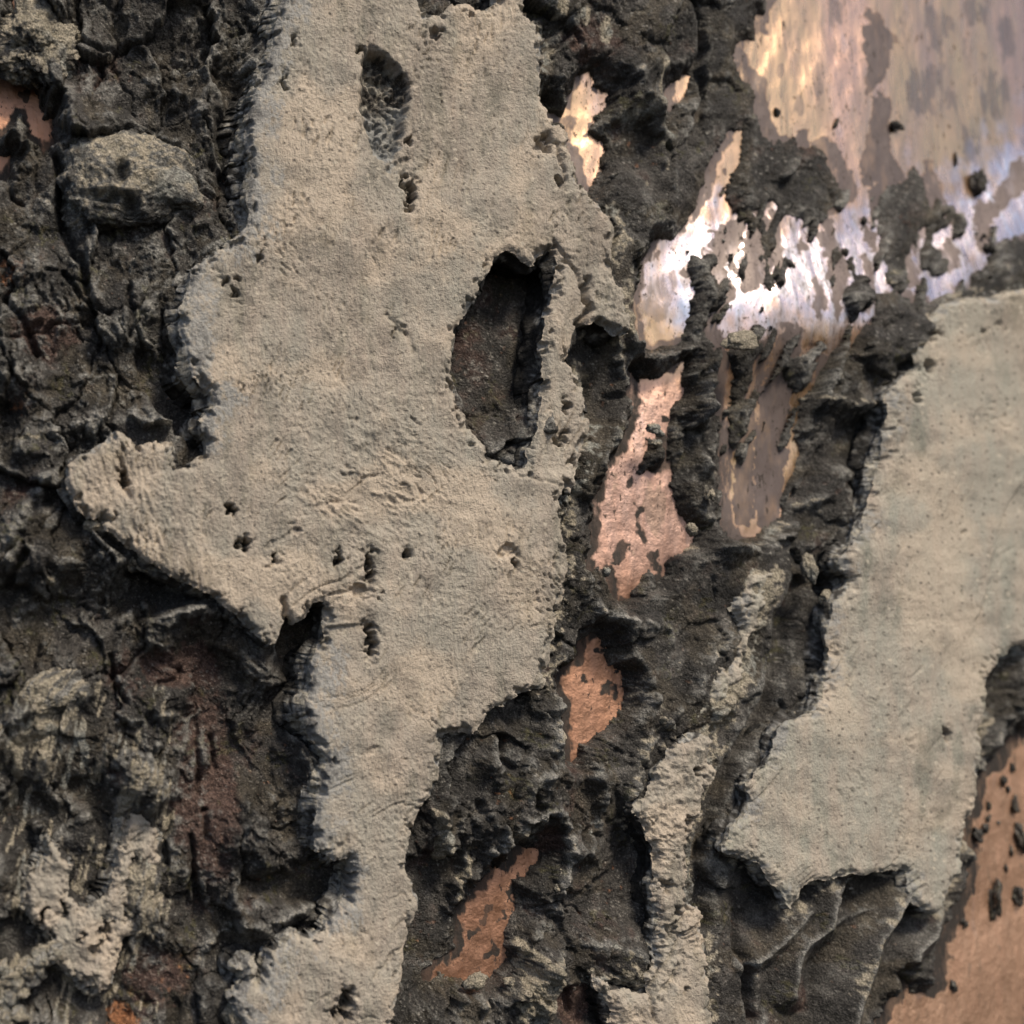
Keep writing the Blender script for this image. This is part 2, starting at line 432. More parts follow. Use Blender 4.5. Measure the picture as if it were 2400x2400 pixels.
COPPER = [
 [(1824,-60),(1824,0),(1799,26),(1801,78),(1762,78),(1747,114),(1757,150),(1773,173),(1790,178),(1796,202),(1799,243),(1809,285),(1824,310),(1848,326),
  (1876,308),(1887,300),(1902,331),(1933,323),(1959,336),(1969,362),(1985,399),(2006,435),(2021,461),(1995,466),(1975,481),(1954,507),(1928,518),
  (1892,497),(1866,492),(1850,470),(1845,440),(1830,455),(1810,475),(1795,490),(1770,505),(1757,507),(1757,487),(1742,476),(1731,440),(1736,393),(1762,362),
  (1770,290),(1731,290),(1710,336),(1682,378),(1674,430),(1654,481),(1622,523),(1597,549),(1550,554),(1529,595),(1511,621),(1508,673),(1501,725),
  (1511,766),(1524,807),(1560,802),(1597,802),(1628,797),(1664,800),(1674,823),(1690,850),(1690,890),(1685,920),(1700,960),(1712,1000),(1715,1100),
  (1712,1170),(1715,1230),(1740,1255),(1780,1260),(1810,1245),(1850,1210),(1880,1160),(1905,1110),(1920,1080),(1900,1050),(1892,1000),(1900,930),
  (1925,895),(1940,860),(1960,850),(1985,820),(2000,790),(2020,770),(2037,740),(2026,694),(2088,694),(2135,719),(2176,709),(2207,688),(2223,696),(2254,694),
  (2275,657),(2301,611),(2327,574),(2347,559),(2370,590),(2400,575),(2460,555),(2460,-60)],
 [(1499,862),(1540,880),(1575,870),(1600,850),(1630,830),(1625,900),(1600,960),(1590,1020),(1595,1100),(1600,1180),(1640,1225),(1655,1250),(1640,1280),
  (1600,1300),(1580,1340),(1560,1365),(1545,1330),(1530,1350),(1500,1390),(1470,1410),(1450,1390),(1440,1340),(1420,1320),(1400,1350),(1385,1320),
  (1400,1280),(1405,1200),(1420,1130),(1440,1080),(1470,1050),(1490,1000),(1505,940),(1495,900)],
 [(1404,1477),(1430,1500),(1445,1530),(1450,1560),(1480,1580),(1488,1620),(1478,1660),(1450,1695),(1420,1730),(1385,1750),(1365,1790),(1345,1785),
  (1337,1760),(1333,1700),(1335,1640),(1320,1610),(1318,1590),(1340,1570),(1365,1550),(1375,1510)],
 [(1231,1981),(1280,1998),(1268,2039),(1239,2060),(1214,2064),(1226,2105),(1218,2151),(1206,2196),(1198,2221),(1215,2260),(1164,2304),(1131,2312),
  (1090,2304),(1048,2296),(999,2320),(1015,2279),(1032,2254),(1048,2263),(1082,2229),(1086,2180),(1077,2151),(1098,2118),(1115,2089),(1135,2084),
  (1156,2055),(1164,2031),(1185,2039),(1206,2022),(1202,1998),(1218,2002)],
 [(-60,124),(0,124),(17,128),(21,145),(33,141),(62,149),(70,174),(87,199),(99,232),(95,265),(120,257),(128,248),(120,290),(128,319),(108,331),(99,348),
  (87,327),(70,319),(62,290),(50,253),(37,248),(21,282),(0,300),(-60,300)],
 [(-60,340),(0,345),(25,345),(20,380),(10,405),(-60,415)],
 [(25,-60),(65,-60),(66,20),(50,40),(30,20)],
 [(1371,157),(1400,153),(1413,186),(1454,195),(1442,224),(1413,265),(1400,290),(1438,315),(1433,373),(1413,418),(1392,439),(1375,431),(1371,393),
  (1355,360),(1342,323),(1355,286),(1338,269),(1313,269),(1293,261),(1280,236),(1284,211),(1305,236),(1338,257),(1347,215),(1359,190)],
 [(1578,190),(1595,180),(1632,165),(1636,190),(1615,225),(1590,248),(1578,235)],
 [(2460,1700),(2400,1728),(2374,1766),(2345,1803),(2320,1811),(2304,1848),(2304,1890),(2285,1923),(2285,1964),(2300,1997),(2295,2055),(2275,2118),
  (2262,2159),(2231,2213),(2232,2246),(2221,2304),(2209,2333),(2171,2341),(2155,2312),(2134,2279),(2126,2320),(2097,2358),(2076,2400),(2066,2460),
  (2460,2460)],
]
ISLANDS = [
 [(2114,424),(2150,419),(2166,393),(2176,373),(2192,409),(2207,445),(2205,487),(2238,507),(2244,523),(2213,533),(2197,518),(2166,538),(2145,569),
  (2125,606),(2109,616),(2088,569),(2078,518),(2093,466)],
 [(2073,560),(2095,580),(2115,620),(2125,650),(2110,680),(2085,690),(2070,650),(2078,610)],
 [(2176,585),(2195,570),(2210,600),(2200,640),(2180,655),(2172,620)],
 [(1633,575),(1660,590),(1690,585),(1695,610),(1680,635),(1700,690),(1680,720),(1665,740),(1660,790),(1680,805),(1640,815),(1625,800),(1640,700)],
 [(1715,815),(1780,810),(1770,880),(1765,950),(1768,1010),(1745,1040),(1730,1000),(1730,930),(1735,880)],
 [(1850,850),(1880,835),(1915,850),(1918,890),(1890,910),(1860,905),(1845,880)],
 [(1995,610),(2010,600),(2015,660),(2000,720),(1985,760),(1975,740),(1990,680)],
 [(1800,500),(1818,500),(1822,560),(1812,640),(1800,690),(1790,650),(1805,580)],  # strip of crust standing in for a narrow shadow on the copper
 [(1540,1020),(1560,1015),(1580,1040),(1575,1090),(1550,1105),(1520,1100),(1535,1060)],
]
TARNISH = [
 [(2037,10),(2052,36),(2078,49),(2099,83),(2104,98),(2088,124),(2083,150),(2073,171),(2057,207),(2034,228),(2024,223),(2024,129),(2029,62)],
 [(2047,223),(2088,223),(2088,290),(2081,352),(2099,383),(2125,424),(2093,466),(2073,518),(2037,518),(2026,466),(2047,424),(2021,445),(2006,414),
  (2021,357),(2031,310),(2037,269)],
 [(2400,352),(2460,320),(2460,380),(2400,409),(2363,455),(2327,497),(2311,512),(2301,476),(2332,430),(2373,383)],
 [(2275,471),(2306,476),(2308,512),(2290,549),(2264,585),(2249,611),(2244,569),(2254,518)],
 [(1783,492),(1809,523),(1809,569),(1804,621),(1783,657),(1762,683),(1711,699),(1711,647),(1726,585),(1757,523)],
 [(1648,575),(1690,523),(1731,512),(1752,518),(1726,569),(1711,621),(1700,663),(1690,611)],
 [(1907,518),(1949,518),(1949,580),(1964,621),(1959,668),(1938,709),(1918,761),(1907,745),(1912,673),(1907,595)],
 [(1799,776),(1835,771),(1840,828),(1840,906),(1845,1000),(1840,1120),(1830,1230),(1790,1255),(1770,1200),(1765,1050),(1768,906),(1778,828)],
 [(1715,1000),(1760,1000),(1765,1100),(1765,1200),(1750,1250),(1720,1230),(1714,1100)],
 [(1870,670),(1890,650),(1895,720),(1885,760),(1865,745)],
 [(1860,560),(1868,550),(1880,590),(1870,610),(1850,600)],
 [(2010,530),(2030,520),(2040,560),(2035,600),(2020,610)],
 [(2385,490),(2400,480),(2440,500),(2430,560),(2390,560)],
]
FILM = [(1918,176,16,47),(1876,243,13,31),(1964,31,16,36),(2182,217,57,67),(2202,67,31,62),(2357,88,23,52),(2332,222,36,62),(2275,342,26,47),
        (1830,166,10,21),(2290,20,30,40),(1540,700,40,60),(1590,650,30,30),(1530,1180,30,60)]

T0 = time.time()
sdA = poly_sdf(SLAB_A); sdH = poly_sdf(HOLE_A); sdA = np.minimum(sdA, -sdH)
sdB = poly_sdf(SLAB_B); sdC = poly_sdf(SLAB_C); sdD = poly_sdf(PATCH_D)
sdCop = np.full((RN, RN), -140, F)
for p in COPPER: sdCop = np.maximum(sdCop, poly_sdf(p))
sdIsl = np.full((RN, RN), -140, F)
for ex, ey, erx, ery, ea in [(1405,1520,9,12,0),(1420,1612,15,26,.3),(1441,1628,8,20,0),(1372,1590,7,14,0),(1460,1660,6,10,0),(1476,1125,6,22,-.2),(1492,1200,6,36,.1),(1505,1250,6,24,-.5),
        (1450,1300,14,30,.4),(1530,1310,10,22,-.2),(1560,980,8,14,0),(1203,2082,10,30,.4),(1146,2128,18,9,-.5),(1133,2160,8,14,0),(1240,2046,10,9,0),(1172,2150,5,26,.6),(1150,2230,12,26,.8),
        (1110,2190,8,20,.5),(1420,330,9,12,0),(1395,210,6,9,0),(1385,300,7,20,0),(1540,610,8,10,0),(1600,640,6,14,0),(1700,400,7,10,.3),(1745,310,7,8,0),(60,220,8,14,0),(1660,540,7,7,0)]:
    th = np.linspace(0, 2 * np.pi, 12, endpoint=False); q0 = erx * np.cos(th); q1 = ery * np.sin(th)
    TARNISH.append(list(zip(ex + q0 * math.cos(ea) - q1 * math.sin(ea), ey + q0 * math.sin(ea) + q1 * math.cos(ea))))
for p in ISLANDS: sdIsl = np.maximum(sdIsl, poly_sdf(p))
sdCop = np.minimum(sdCop, -sdIsl)
sdTar = np.full((RN, RN), -140, F)
for p in TARNISH: sdTar = np.maximum(sdTar, poly_sdf(p))

# ---------------------------------------------------------------- copper sheet
def copper_shape(px_, py_):
    """hammered waves of the copper, in photo pixels along the normal"""
    h = 10 * fbm(px_, py_, 420, 2, 40) + 3.0 * fbm(px_ * 1.6, py_ * .7, 90, 3, 43)
    # the fold running down from the upper right
    d = py_ - (745 - .8 * np.maximum(0, px_ - 2140))
    m = sstep(1500, 1780, px_) * sstep(1300, 900, py_)
    h = h + m * 74 * np.exp(-(d / 165) ** 2)
    return h

def build_copper():
    st = 4.0
    g = np.arange(-200, 2601, st); n = len(g)
    X, Y = np.meshgrid(g, g)
    P, N = on_panel(X, Y, 0.0)
    V = P + N * copper_shape(X, Y)[..., None]
    j, i = np.mgrid[0:n - 1, 0:n - 1]; a = (j * n + i).ravel()
    q = np.stack([a, a + n, a + n + 1, a + 1], 1)
    tar = .5 + (samp(sdTar, X + 12 * fbm(X, Y, 34, 3, 47), Y + 14 * fbm(X, Y, 34, 3, 48)) + 5 * fbm(X, Y, 14, 2, 49)) / 28.0
    tar = np.maximum(tar, np.minimum(.5 + (1 - samp(sdCop, X, Y) + 9 * fbm(X, Y, 26, 2, 44)) / 40.0, .60))
    film = np.zeros(X.shape, F)
    for (cx, cy, rx, ry) in FILM:
        film = np.maximum(film, np.clip(1.25 - ((X - cx) / rx) ** 2 * .75 - ((Y - cy) / ry) ** 2 * .75, 0, 1))
    dull = np.clip(sstep(840, 960, Y) * sstep(1720, 1640, X) + sstep(1150, 1400, Y) + sstep(1200, 900, X), 0, 1)
    pink = sstep(1450, 1250, Y) * sstep(1200, 1300, X)
    plain = sstep(1900, 2100, X) * sstep(1500, 1700, Y)
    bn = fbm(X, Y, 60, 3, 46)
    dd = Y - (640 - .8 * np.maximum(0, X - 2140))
    sky_glare = sstep(1400, 1640, X) * np.exp(-((dd + 70 * bn) / 160) ** 2) * 1.2  # band of copper that gets the painted sky glare
    o = mesh_obj('copper_sheet', V.reshape(-1, 3), q, M_COPPER, None,
                 {'tarnish': np.clip(np.maximum(tar, .44 * sstep(1620, 1720, X) * sstep(2380, 2250, X) * sstep(430, 520, Y) * sstep(1260, 1150, Y)), 0, 1), 'film': film, 'dull': dull, 'pink': pink, 'plain': plain, 'sky_glare': sky_glare})
    tag(o, 'tarnished copper sheet curving away beneath the crust', 'copper sheet', kind='structure')
    return o
build_copper()

# ---------------------------------------------------------------- colour fields (own colours of the materials)
def lerp(c, d, m):
    return c + (np.asarray(d, F) - c) * np.clip(m, 0, 1)[..., None]

def crust_colour(X, Y, f):
    big = fbm(X, Y, 260, 3, 160); mid = fbm(X, Y, 62, 4, 163); fine = fbm(X, Y, 15, 3, 167); m2 = fbm(X, Y, 120, 3, 170)
    c = np.empty(X.shape + (3,), F); c[...] = (.047, .045, .043)
    c = lerp(c, (.074, .069, .065), sstep(-.25, .45, big))
    c = lerp(c, (.130, .124, .116), .9 * sstep(.05, .55, mid))
    c = lerp(c, (.022, .021, .020), .75 * sstep(.05, .5, fine * .8 - mid * .4))
    c = lerp(c, c * np.array((1.10, 1.02, .86), F), sstep(.0, .4, m2))
    c = lerp(c, (.070, .043, .037), sstep(.30, .65, f['red'] + .35 * mid))
    c = lerp(c, (.135, .088, .074), sstep(.5, .9, f['red'] + .5 * fine))
    c = lerp(c, (.34, .155, .075), sstep(.35, .6, f['rust'] + .5 * fine))
    # pale dust held on crests and loose grains
    d = f['dust'] + .42 * fine + .38 * mid
    c = lerp(c, (.200, .200, .190), .85 * sstep(.40, .95, d))
    c = lerp(c, (.36, .355, .335), sstep(.85, 1.35, d))
    f1, f2, cid, _, _ = worley(X + 4 * fine, Y, 10.5, 41)
    fl = sstep(.30, .12, f1) * np.clip(RND[(cid * 9 + 5) & 255] * 1.8 - .9, 0, 1)
    c = lerp(c, (.44, .425, .39), .9 * fl * sstep(-.05, .3, fbm(X, Y, 85, 3, 175) + .25 * (f['dust'] - .3)))
    c = lerp(c, (.11, .105, .045), .5 * sstep(.40, .65, fbm(X, Y, 100, 4, 178)) * sstep(0, .3, fine))
    # beige mortar smeared on the crust
    zl = sstep(470, 380, X) * sstep(1540, 1620, Y)
    stk = 1.2 * fbm(X + .18 * Y, Y * .2, 17, 3, 181) + .7 * fbm(X + .18 * Y, Y * .4, 50, 2, 184)
    t = f['tan'] + (.34 * fine + .26 * mid) * (1 - zl) + .62 * stk * zl
    tc = lerp(lerp(np.zeros_like(c) + np.array((.33, .30, .235), F), (.46, .41, .325), sstep(-.2, .4, fine)), (.31, .315, .29), sstep(.1, .5, m2))
    return lerp(c, tc, sstep(.40, .55, t)).astype(F)

def mortar_colour(X, Y, s, pit, rim, cool, scrape):
    big = fbm(X, Y, 300, 3, 190); mid = fbm(X, Y, 75, 4, 193); fine = fbm(X, Y, 14, 3, 197); st = fbm(X * 1.0, Y * .22, 34, 3, 199)
    warm = np.clip(.5 + 1.1 * big, 0, 1)
    c = np.empty(X.shape + (3,), F); c[...] = (.375, .338, .290)
    c = lerp(c, (.425, .365, .306), warm)
    c = lerp(c, (.345, .345, .302), cool * (.75 + 1.0 * st))
    c = lerp(c, (.54, .455, .365), (.85 - .5 * cool) * sstep(.0, .5, fbm(X, Y, 210, 3, 201) + .12 * fine))
    c = lerp(c, c * np.array((.74, .75, .76), F), sstep(.0, .5, .7 * mid + .5 * big + .25 * fine))
    hl = np.abs(fbm(X + 20 * mid, Y, 240, 3, 209))
    c = lerp(c, (.17, .155, .13), .55 * sstep(.012, .003, hl) * sstep(.05, .3, fbm(X, Y, 150, 2, 211)))
    c = lerp(c, c * np.array((.80, .80, .78), F), .8 * sstep(.18, .42, st) * sstep(-.2, .4, big))
    f1, _, cid, _, _ = worley(X, Y, 26, 45)
    c = lerp(c, (.11, .10, .09), .85 * (f1 < .11) * (RND[cid] > .5))
    c = lerp(c, (.52, .47, .39), .8 * (f1 < .16) * (RND[cid] < .16))
    r = rim + (.55 * mid + .35 * fine) * np.clip(rim * 2.5, 0, 1)
    c = lerp(c, (.325, .325, .315), .9 * sstep(.30, .75, r)); c = lerp(c, (.12, .12, .12), .8 * sstep(.85, 1.25, r - .5 * fine))
    pc = lerp(np.zeros_like(c) + np.array((.035, .033, .031), F), (.16, .15, .135), sstep(.0, .4, fine))
    c = lerp(c, pc, sstep(.3, .6, pit + .3 * fine))
    sc = lerp(lerp(np.zeros_like(c) + np.array((.060, .056, .052), F), (.30, .285, .25), sstep(.02, .3, fbm(X, Y, 26, 4, 205))), (.30, .31, .31), .8 * sstep(230, 330, Y + 60 * mid))
    return lerp(c, sc, sstep(.35, .65, scrape + .25 * fine)).astype(F)

# ---------------------------------------------------------------- dark crust
H0 = 55.0
# polyline, height, half width, tan, dust
RIDGES = [
 ([(1820,1335),(1790,1440),(1755,1560),(1690,1680)], 20, 60, .5, .6),
 ([(1690,1680),(1640,1720),(1600,1760)], 50, 50, 1.0, .8),
 ([(1925,1180),(1900,1195),(1860,1225),(1810,1262),(1740,1280),(1690,1285)], 60, 40, .35, .8),
 ([(1905,930),(1960,935),(2020,960),(2080,950)], 60, 36, .45, .5),
 ([(1620,830),(1640,900),(1650,980),(1655,1060),(1690,1120),(1700,1200)], 60, 36, .1, .7),
 ([(1480,160),(1530,240),(1560,360),(1585,470)], 34, 28, .25, .6),
 ([(1552,140),(1545,180),(1558,230),(1548,280),(1570,335)], 22, 14, 1.0, .4),
 ([(480,120),(490,200),(497,300),(510,380),(535,440)], 34, 16, 0, .5),
 ([(330,190),(400,215),(450,240),(470,280)], 44, 34, 0, .6),
 ([(230,280),(330,290),(420,340)], 30, 26, 0, .6),
 ([(130,360),(170,380),(200,350)], 40, 30, .1, .7),
 ([(20,900),(110,860),(190,880),(260,895)], 26, 20, .1, .8),
 ([(60,1050),(120,1020),(200,1000),(300,990),(380,1010)], 46, 40, .15, .9),
 ([(10,1290),(60,1200),(110,1130),(150,1090)], 60, 60, .1, .9),
 ([(30,1460),(90,1400),(130,1350)], 46, 50, .1, .8),
 ([(420,1440),(470,1420),(520,1440)], 60, 34, 0, .8),
 ([(300,1480),(370,1460),(430,1450)], 30, 24, 0, .6),
 ([(0,1720),(60,1660),(110,1620),(160,1610),(200,1640)], 56, 60, .62, .6),
 ([(300,1690),(360,1670),(430,1680),(440,1720),(420,1780)], 48, 40, .15, .9),
 ([(470,2270),(500,2200),(560,2170),(640,2150),(740,2120),(800,2115)], 56, 36, .25, 1.0),
 ([(0,2290),(50,2270),(100,2240),(130,2230)], 40, 26, .7, 1.0),
 ([(0,2400),(40,2350),(45,2300)], 34, 22, .7, 1.0),
 ([(1285,1640),(1290,1720),(1275,1790),(1240,1840),(1265,1890),(1235,1950),(1180,1980),(1110,2000),(1060,1985)], 60, 44, .3, 1.0),
 ([(1160,1700),(1130,1760),(1150,1830),(1200,1810)], 44, 34, 0, .4),
 ([(1020,1900),(1035,1960),(1025,2000)], 44, 30, .95, .5),
 ([(1100,1990),(1090,2050),(1075,2100)], 40, 24, .9, .5),
 ([(1310,1900),(1330,2010),(1310,2100),(1290,2170),(1250,2200)], 46, 34, .25, 1.0),
 ([(1380,1780),(1410,1850),(1400,1930),(1370,1980)], 50, 40, .3, .7),
 ([(1215,2215),(1250,2240),(1300,2280),(1280,2340),(1230,2400)], 60, 44, .75, .8),
 ([(1190,2320),(1230,2290),(1290,2265)], 50, 40, .6, .8),
 ([(1300,2240),(1370,2210),(1460,2230),(1520,2250)], 34, 40, .3, .9),
 ([(1090,2330),(1120,2300),(1135,2380)], 44, 26, .4, .7),
 ([(1545,1700),(1510,1760),(1490,1830),(1480,1890)], 40, 40, .45, .9),
 ([(1530,1640),(1570,1660),(1560,1690)], 34, 18, .5, .8),
 ([(1700,1480),(1660,1560),(1620,1620),(1590,1640)], 34, 40, .2, .7),
 ([(1440,800),(1450,850),(1470,890),(1485,830),(1480,790)], 60, 30, .3, .7),
 ([(1420,990),(1440,1010),(1430,1050),(1410,1100)], 44, 22, .5, .8),
 ([(1600,850),(1620,870),(1580,930),(1560,940)], 40, 16, .2, .5),
 ([(1370,1380),(1400,1440),(1500,1470),(1560,1490)], 40, 40, .1, .8),
 ([(1900,310),(1895,360),(1870,420)], 50, 30, 0, .2),
 ([(1930,330),(1965,360),(1990,430)], 60, 30, .05, .5),
 ([(2175,390),(2190,450),(2200,500)], 56, 24, 0, .3),
 ([(2110,450),(2120,520),(2110,590)], 40, 24, 0, .2),
 ([(2400,1560),(2385,1640),(2350,1730),(2330,1800)], 40, 36, .2, .7),
 ([(2290,1970),(2275,2050),(2250,2130),(2210,2220),(2190,2300)], 34, 36, .1, .3),
 ([(2000,700),(2060,720),(2090,760),(2040,830)], 56, 46, .1, .3),
 ([(2150,760),(2100,830),(2060,900)], 50, 40, .3, .4),
 ([(2310,640),(2360,610),(2400,600)], 44, 40, .2, .2),
]
# polyline, depth, half width
CRACKS = [
 ([(1880,1370),(1850,1450),(1835,1540),(1805,1620),(1790,1660),(1745,1740),(1715,1790),(1680,1860),(1660,1920),(1640,1980),(1640,2030),(1655,2070),(1648,2135),(1645,2160)], 120, 13),
 ([(1740,2150),(1735,2210),(1745,2260),(1760,2310),(1772,2390)], 46, 8),
 ([(1610,10),(1640,50),(1650,120),(1640,150),(1660,190),(1655,260),(1660,300)], 50, 7),
 ([(130,370),(145,430),(150,520),(170,590),(195,610),(205,680)], 40, 8),
 ([(20,430),(30,455),(55,470)], 20, 4),
 ([(180,110),(240,120),(300,110)], 24, 6), ([(225,130),(240,170),(220,200)], 20, 5),
 ([(330,830),(335,880),(390,960)], 50, 14), ([(300,680),(310,740),(305,790)], 30, 7),
 ([(260,1540),(270,1600),(290,1640)], 30, 6), ([(370,1600),(415,1590),(420,1570)], 26, 6),
 ([(460,1690),(470,1790),(465,1860)], 26, 6), ([(500,1730),(505,1800)], 22, 5), ([(445,1960),(450,2060),(440,2100)], 26, 5),
 ([(480,1900),(478,1970)], 24, 5), ([(455,2060),(470,2120),(465,2160)], 30, 7),
 ([(1170,1730),(1165,1780),(1190,1800)], 40, 8), ([(1110,1880),(1125,1920)], 30, 7),
 ([(1240,1840),(1245,1880)], 40, 12),
 ([(1340,2330),(1345,2380)], 36, 6), ([(1400,2070),(1460,2050),(1480,1990)], 24, 6),
 ([(60,1300),(35,1340),(20,1400)], 40, 8), ([(100,1440),(80,1500),(70,1560)], 40, 8), ([(130,1440),(110,1480)], 40, 7),
 ([(10,700),(60,760),(90,830)], 26, 6), ([(150,640),(200,700),(260,740)], 24, 6),
]
# cx, cy, rx, ry, dh, red, rust   (broad hollows and mounds)
BLOBS = [
 (100,520,110,130,-18,.2,0), (60,610,70,60,-10,.3,0), (110,780,80,55,14,1.0,0), (330,640,140,100,-10,.1,0), (230,170,90,70,-12,.55,0),
 (555,120,40,140,-40,0,0), (530,330,34,160,-52,.1,0), (400,860,70,140,-55,0,0), (445,990,50,70,-70,0,0),
 (180,1400,140,70,-44,.1,0), (330,1370,110,60,-50,0,0), (430,1560,110,60,-30,.9,0), (300,1580,80,60,-10,.5,0),
 (480,1850,85,300,-26,.75,0), (680,1560,60,130,-55,0,0), (640,1800,70,130,-44,0,0), (720,2070,110,60,-75,.1,0), (610,2040,70,60,-50,.1,0),
 (40,2200,60,70,-60,0,0), (180,2340,90,60,-56,.1,0), (380,2290,120,90,-30,.6,.1), (290,2390,50,40,-30,.3,.75), (250,2080,45,50,-36,0,0),
 (220,1850,60,50,-40,0,0), (60,1900,60,70,-30,0,0),
 (1180,640,110,80,-60,0,0), (1110,820,60,120,-14,.5,0), (1190,830,110,230,-44,.2,0), (1230,960,60,70,30,.0,0),
 (1410,900,60,120,-34,.2,0), (1400,960,50,70,-24,.1,0),
 (1160,1760,110,110,16,.1,0), (1190,1880,100,80,20,.15,.12), (1080,2010,90,60,-40,.1,0), (1020,2060,60,90,-46,.1,0), (1000,2200,50,90,-30,.3,0),
 (1290,1960,36,60,-40,.7,0), (1370,1880,50,90,-10,0,0), (1430,2080,110,110,-20,.3,.05), (1520,2050,60,90,-34,0,0), (1360,2360,70,60,-30,.8,0), (1440,2360,50,50,-30,.1,0),
 (1500,1180,10,10,0,0,0), (1640,1420,90,80,-6,.25,0), (1560,1540,70,60,-6,.2,0), (1760,1900,60,120,-16,.1,0), (1720,2180,70,110,-26,.25,0),
 (1980,2230,230,190,-46,.1,0), (1880,2290,40,90,-20,.2,0), (2060,2330,50,70,-12,.2,0), (2110,2190,40,60,-16,0,0), (1970,2110,36,30,-22,0,0), (1870,2330,40,60,-10,.6,.1),
 (2010,1040,60,60,-46,.1,0), (1960,1060,50,60,-26,.1,0), (2020,1140,40,40,-36,0,0), (1940,1340,40,60,-40,0,0),
 (1390,80,50,50,-14,.5,0), (1350,115,40,30,0,.9,0), (1530,350,60,110,-16,.1,0), (1480,330,50,70,-30,.3,.0), (1590,140,60,110,-10,.3,0),
 (1810,400,40,90,-8,.1,0), (2150,500,40,60,-10,.4,0), (1700,2100,40,60,0,.2,0), (20,980,50,80,-30,.2,0), (60,950,50,40,0,.4,.3), (20,640,40,60,-10,.2,.35),
]
TANS = [(90,110,95,80,.75),(60,1750,170,90,.50),(60,2130,70,60,.35),(200,2060,190,120,.38),(1310,25,18,30,1.0),(1362,45,16,28,1.0),(1418,75,18,34,.95),
        (1715,450,14,26,.9),(1665,1150,20,26,.8),(1625,1265,34,26,.5),(1560,1180,10,10,.3),(1780,1400,50,90,.3),(1480,265,40,14,.8),(1530,255,14,18,.9),
        (120,1365,18,14,.9),(60,1400,40,30,.45),(1480,2260,70,40,.45),(1240,2300,70,80,.35),(470,560,40,60,.2),(1560,1790,60,40,.3),(1550,1690,40,40,.3),(100,1660,90,60,.35)]
RED_N, RUST_N = 0, 0

CALM = [(120,1750,150,140,.75),(220,2060,200,170,.65),(100,520,110,130,.8),(480,1850,90,290,.6),(1410,920,60,120,.8),(1120,820,60,150,.8),(1600,200,70,130,.7),(1540,380,80,110,.75),(1640,1400,110,90,.5),
 (1130,1780,90,140,.7),(1220,1760,60,100,.7),(1980,2230,250,190,1.0),(1560,1560,120,150,.6),(1700,1300,120,70,.6),(1760,2080,60,70,.8),(1430,2060,120,120,.6),(1360,2360,70,60,.8),(1440,2360,60,60,.8),(1800,400,60,90,.6),
 (330,640,130,90,.5),(280,250,90,60,.5),(620,60,60,90,.5),(380,2290,110,90,.6),(1850,1900,60,60,.3),(80,2200,80,70,.7),(180,2340,90,60,.7),(430,1560,110,60,.5)]
TAN_SD = [(poly_sdf(p_, 60), a_, h_) for p_, a_, h_ in TAN_POLY]
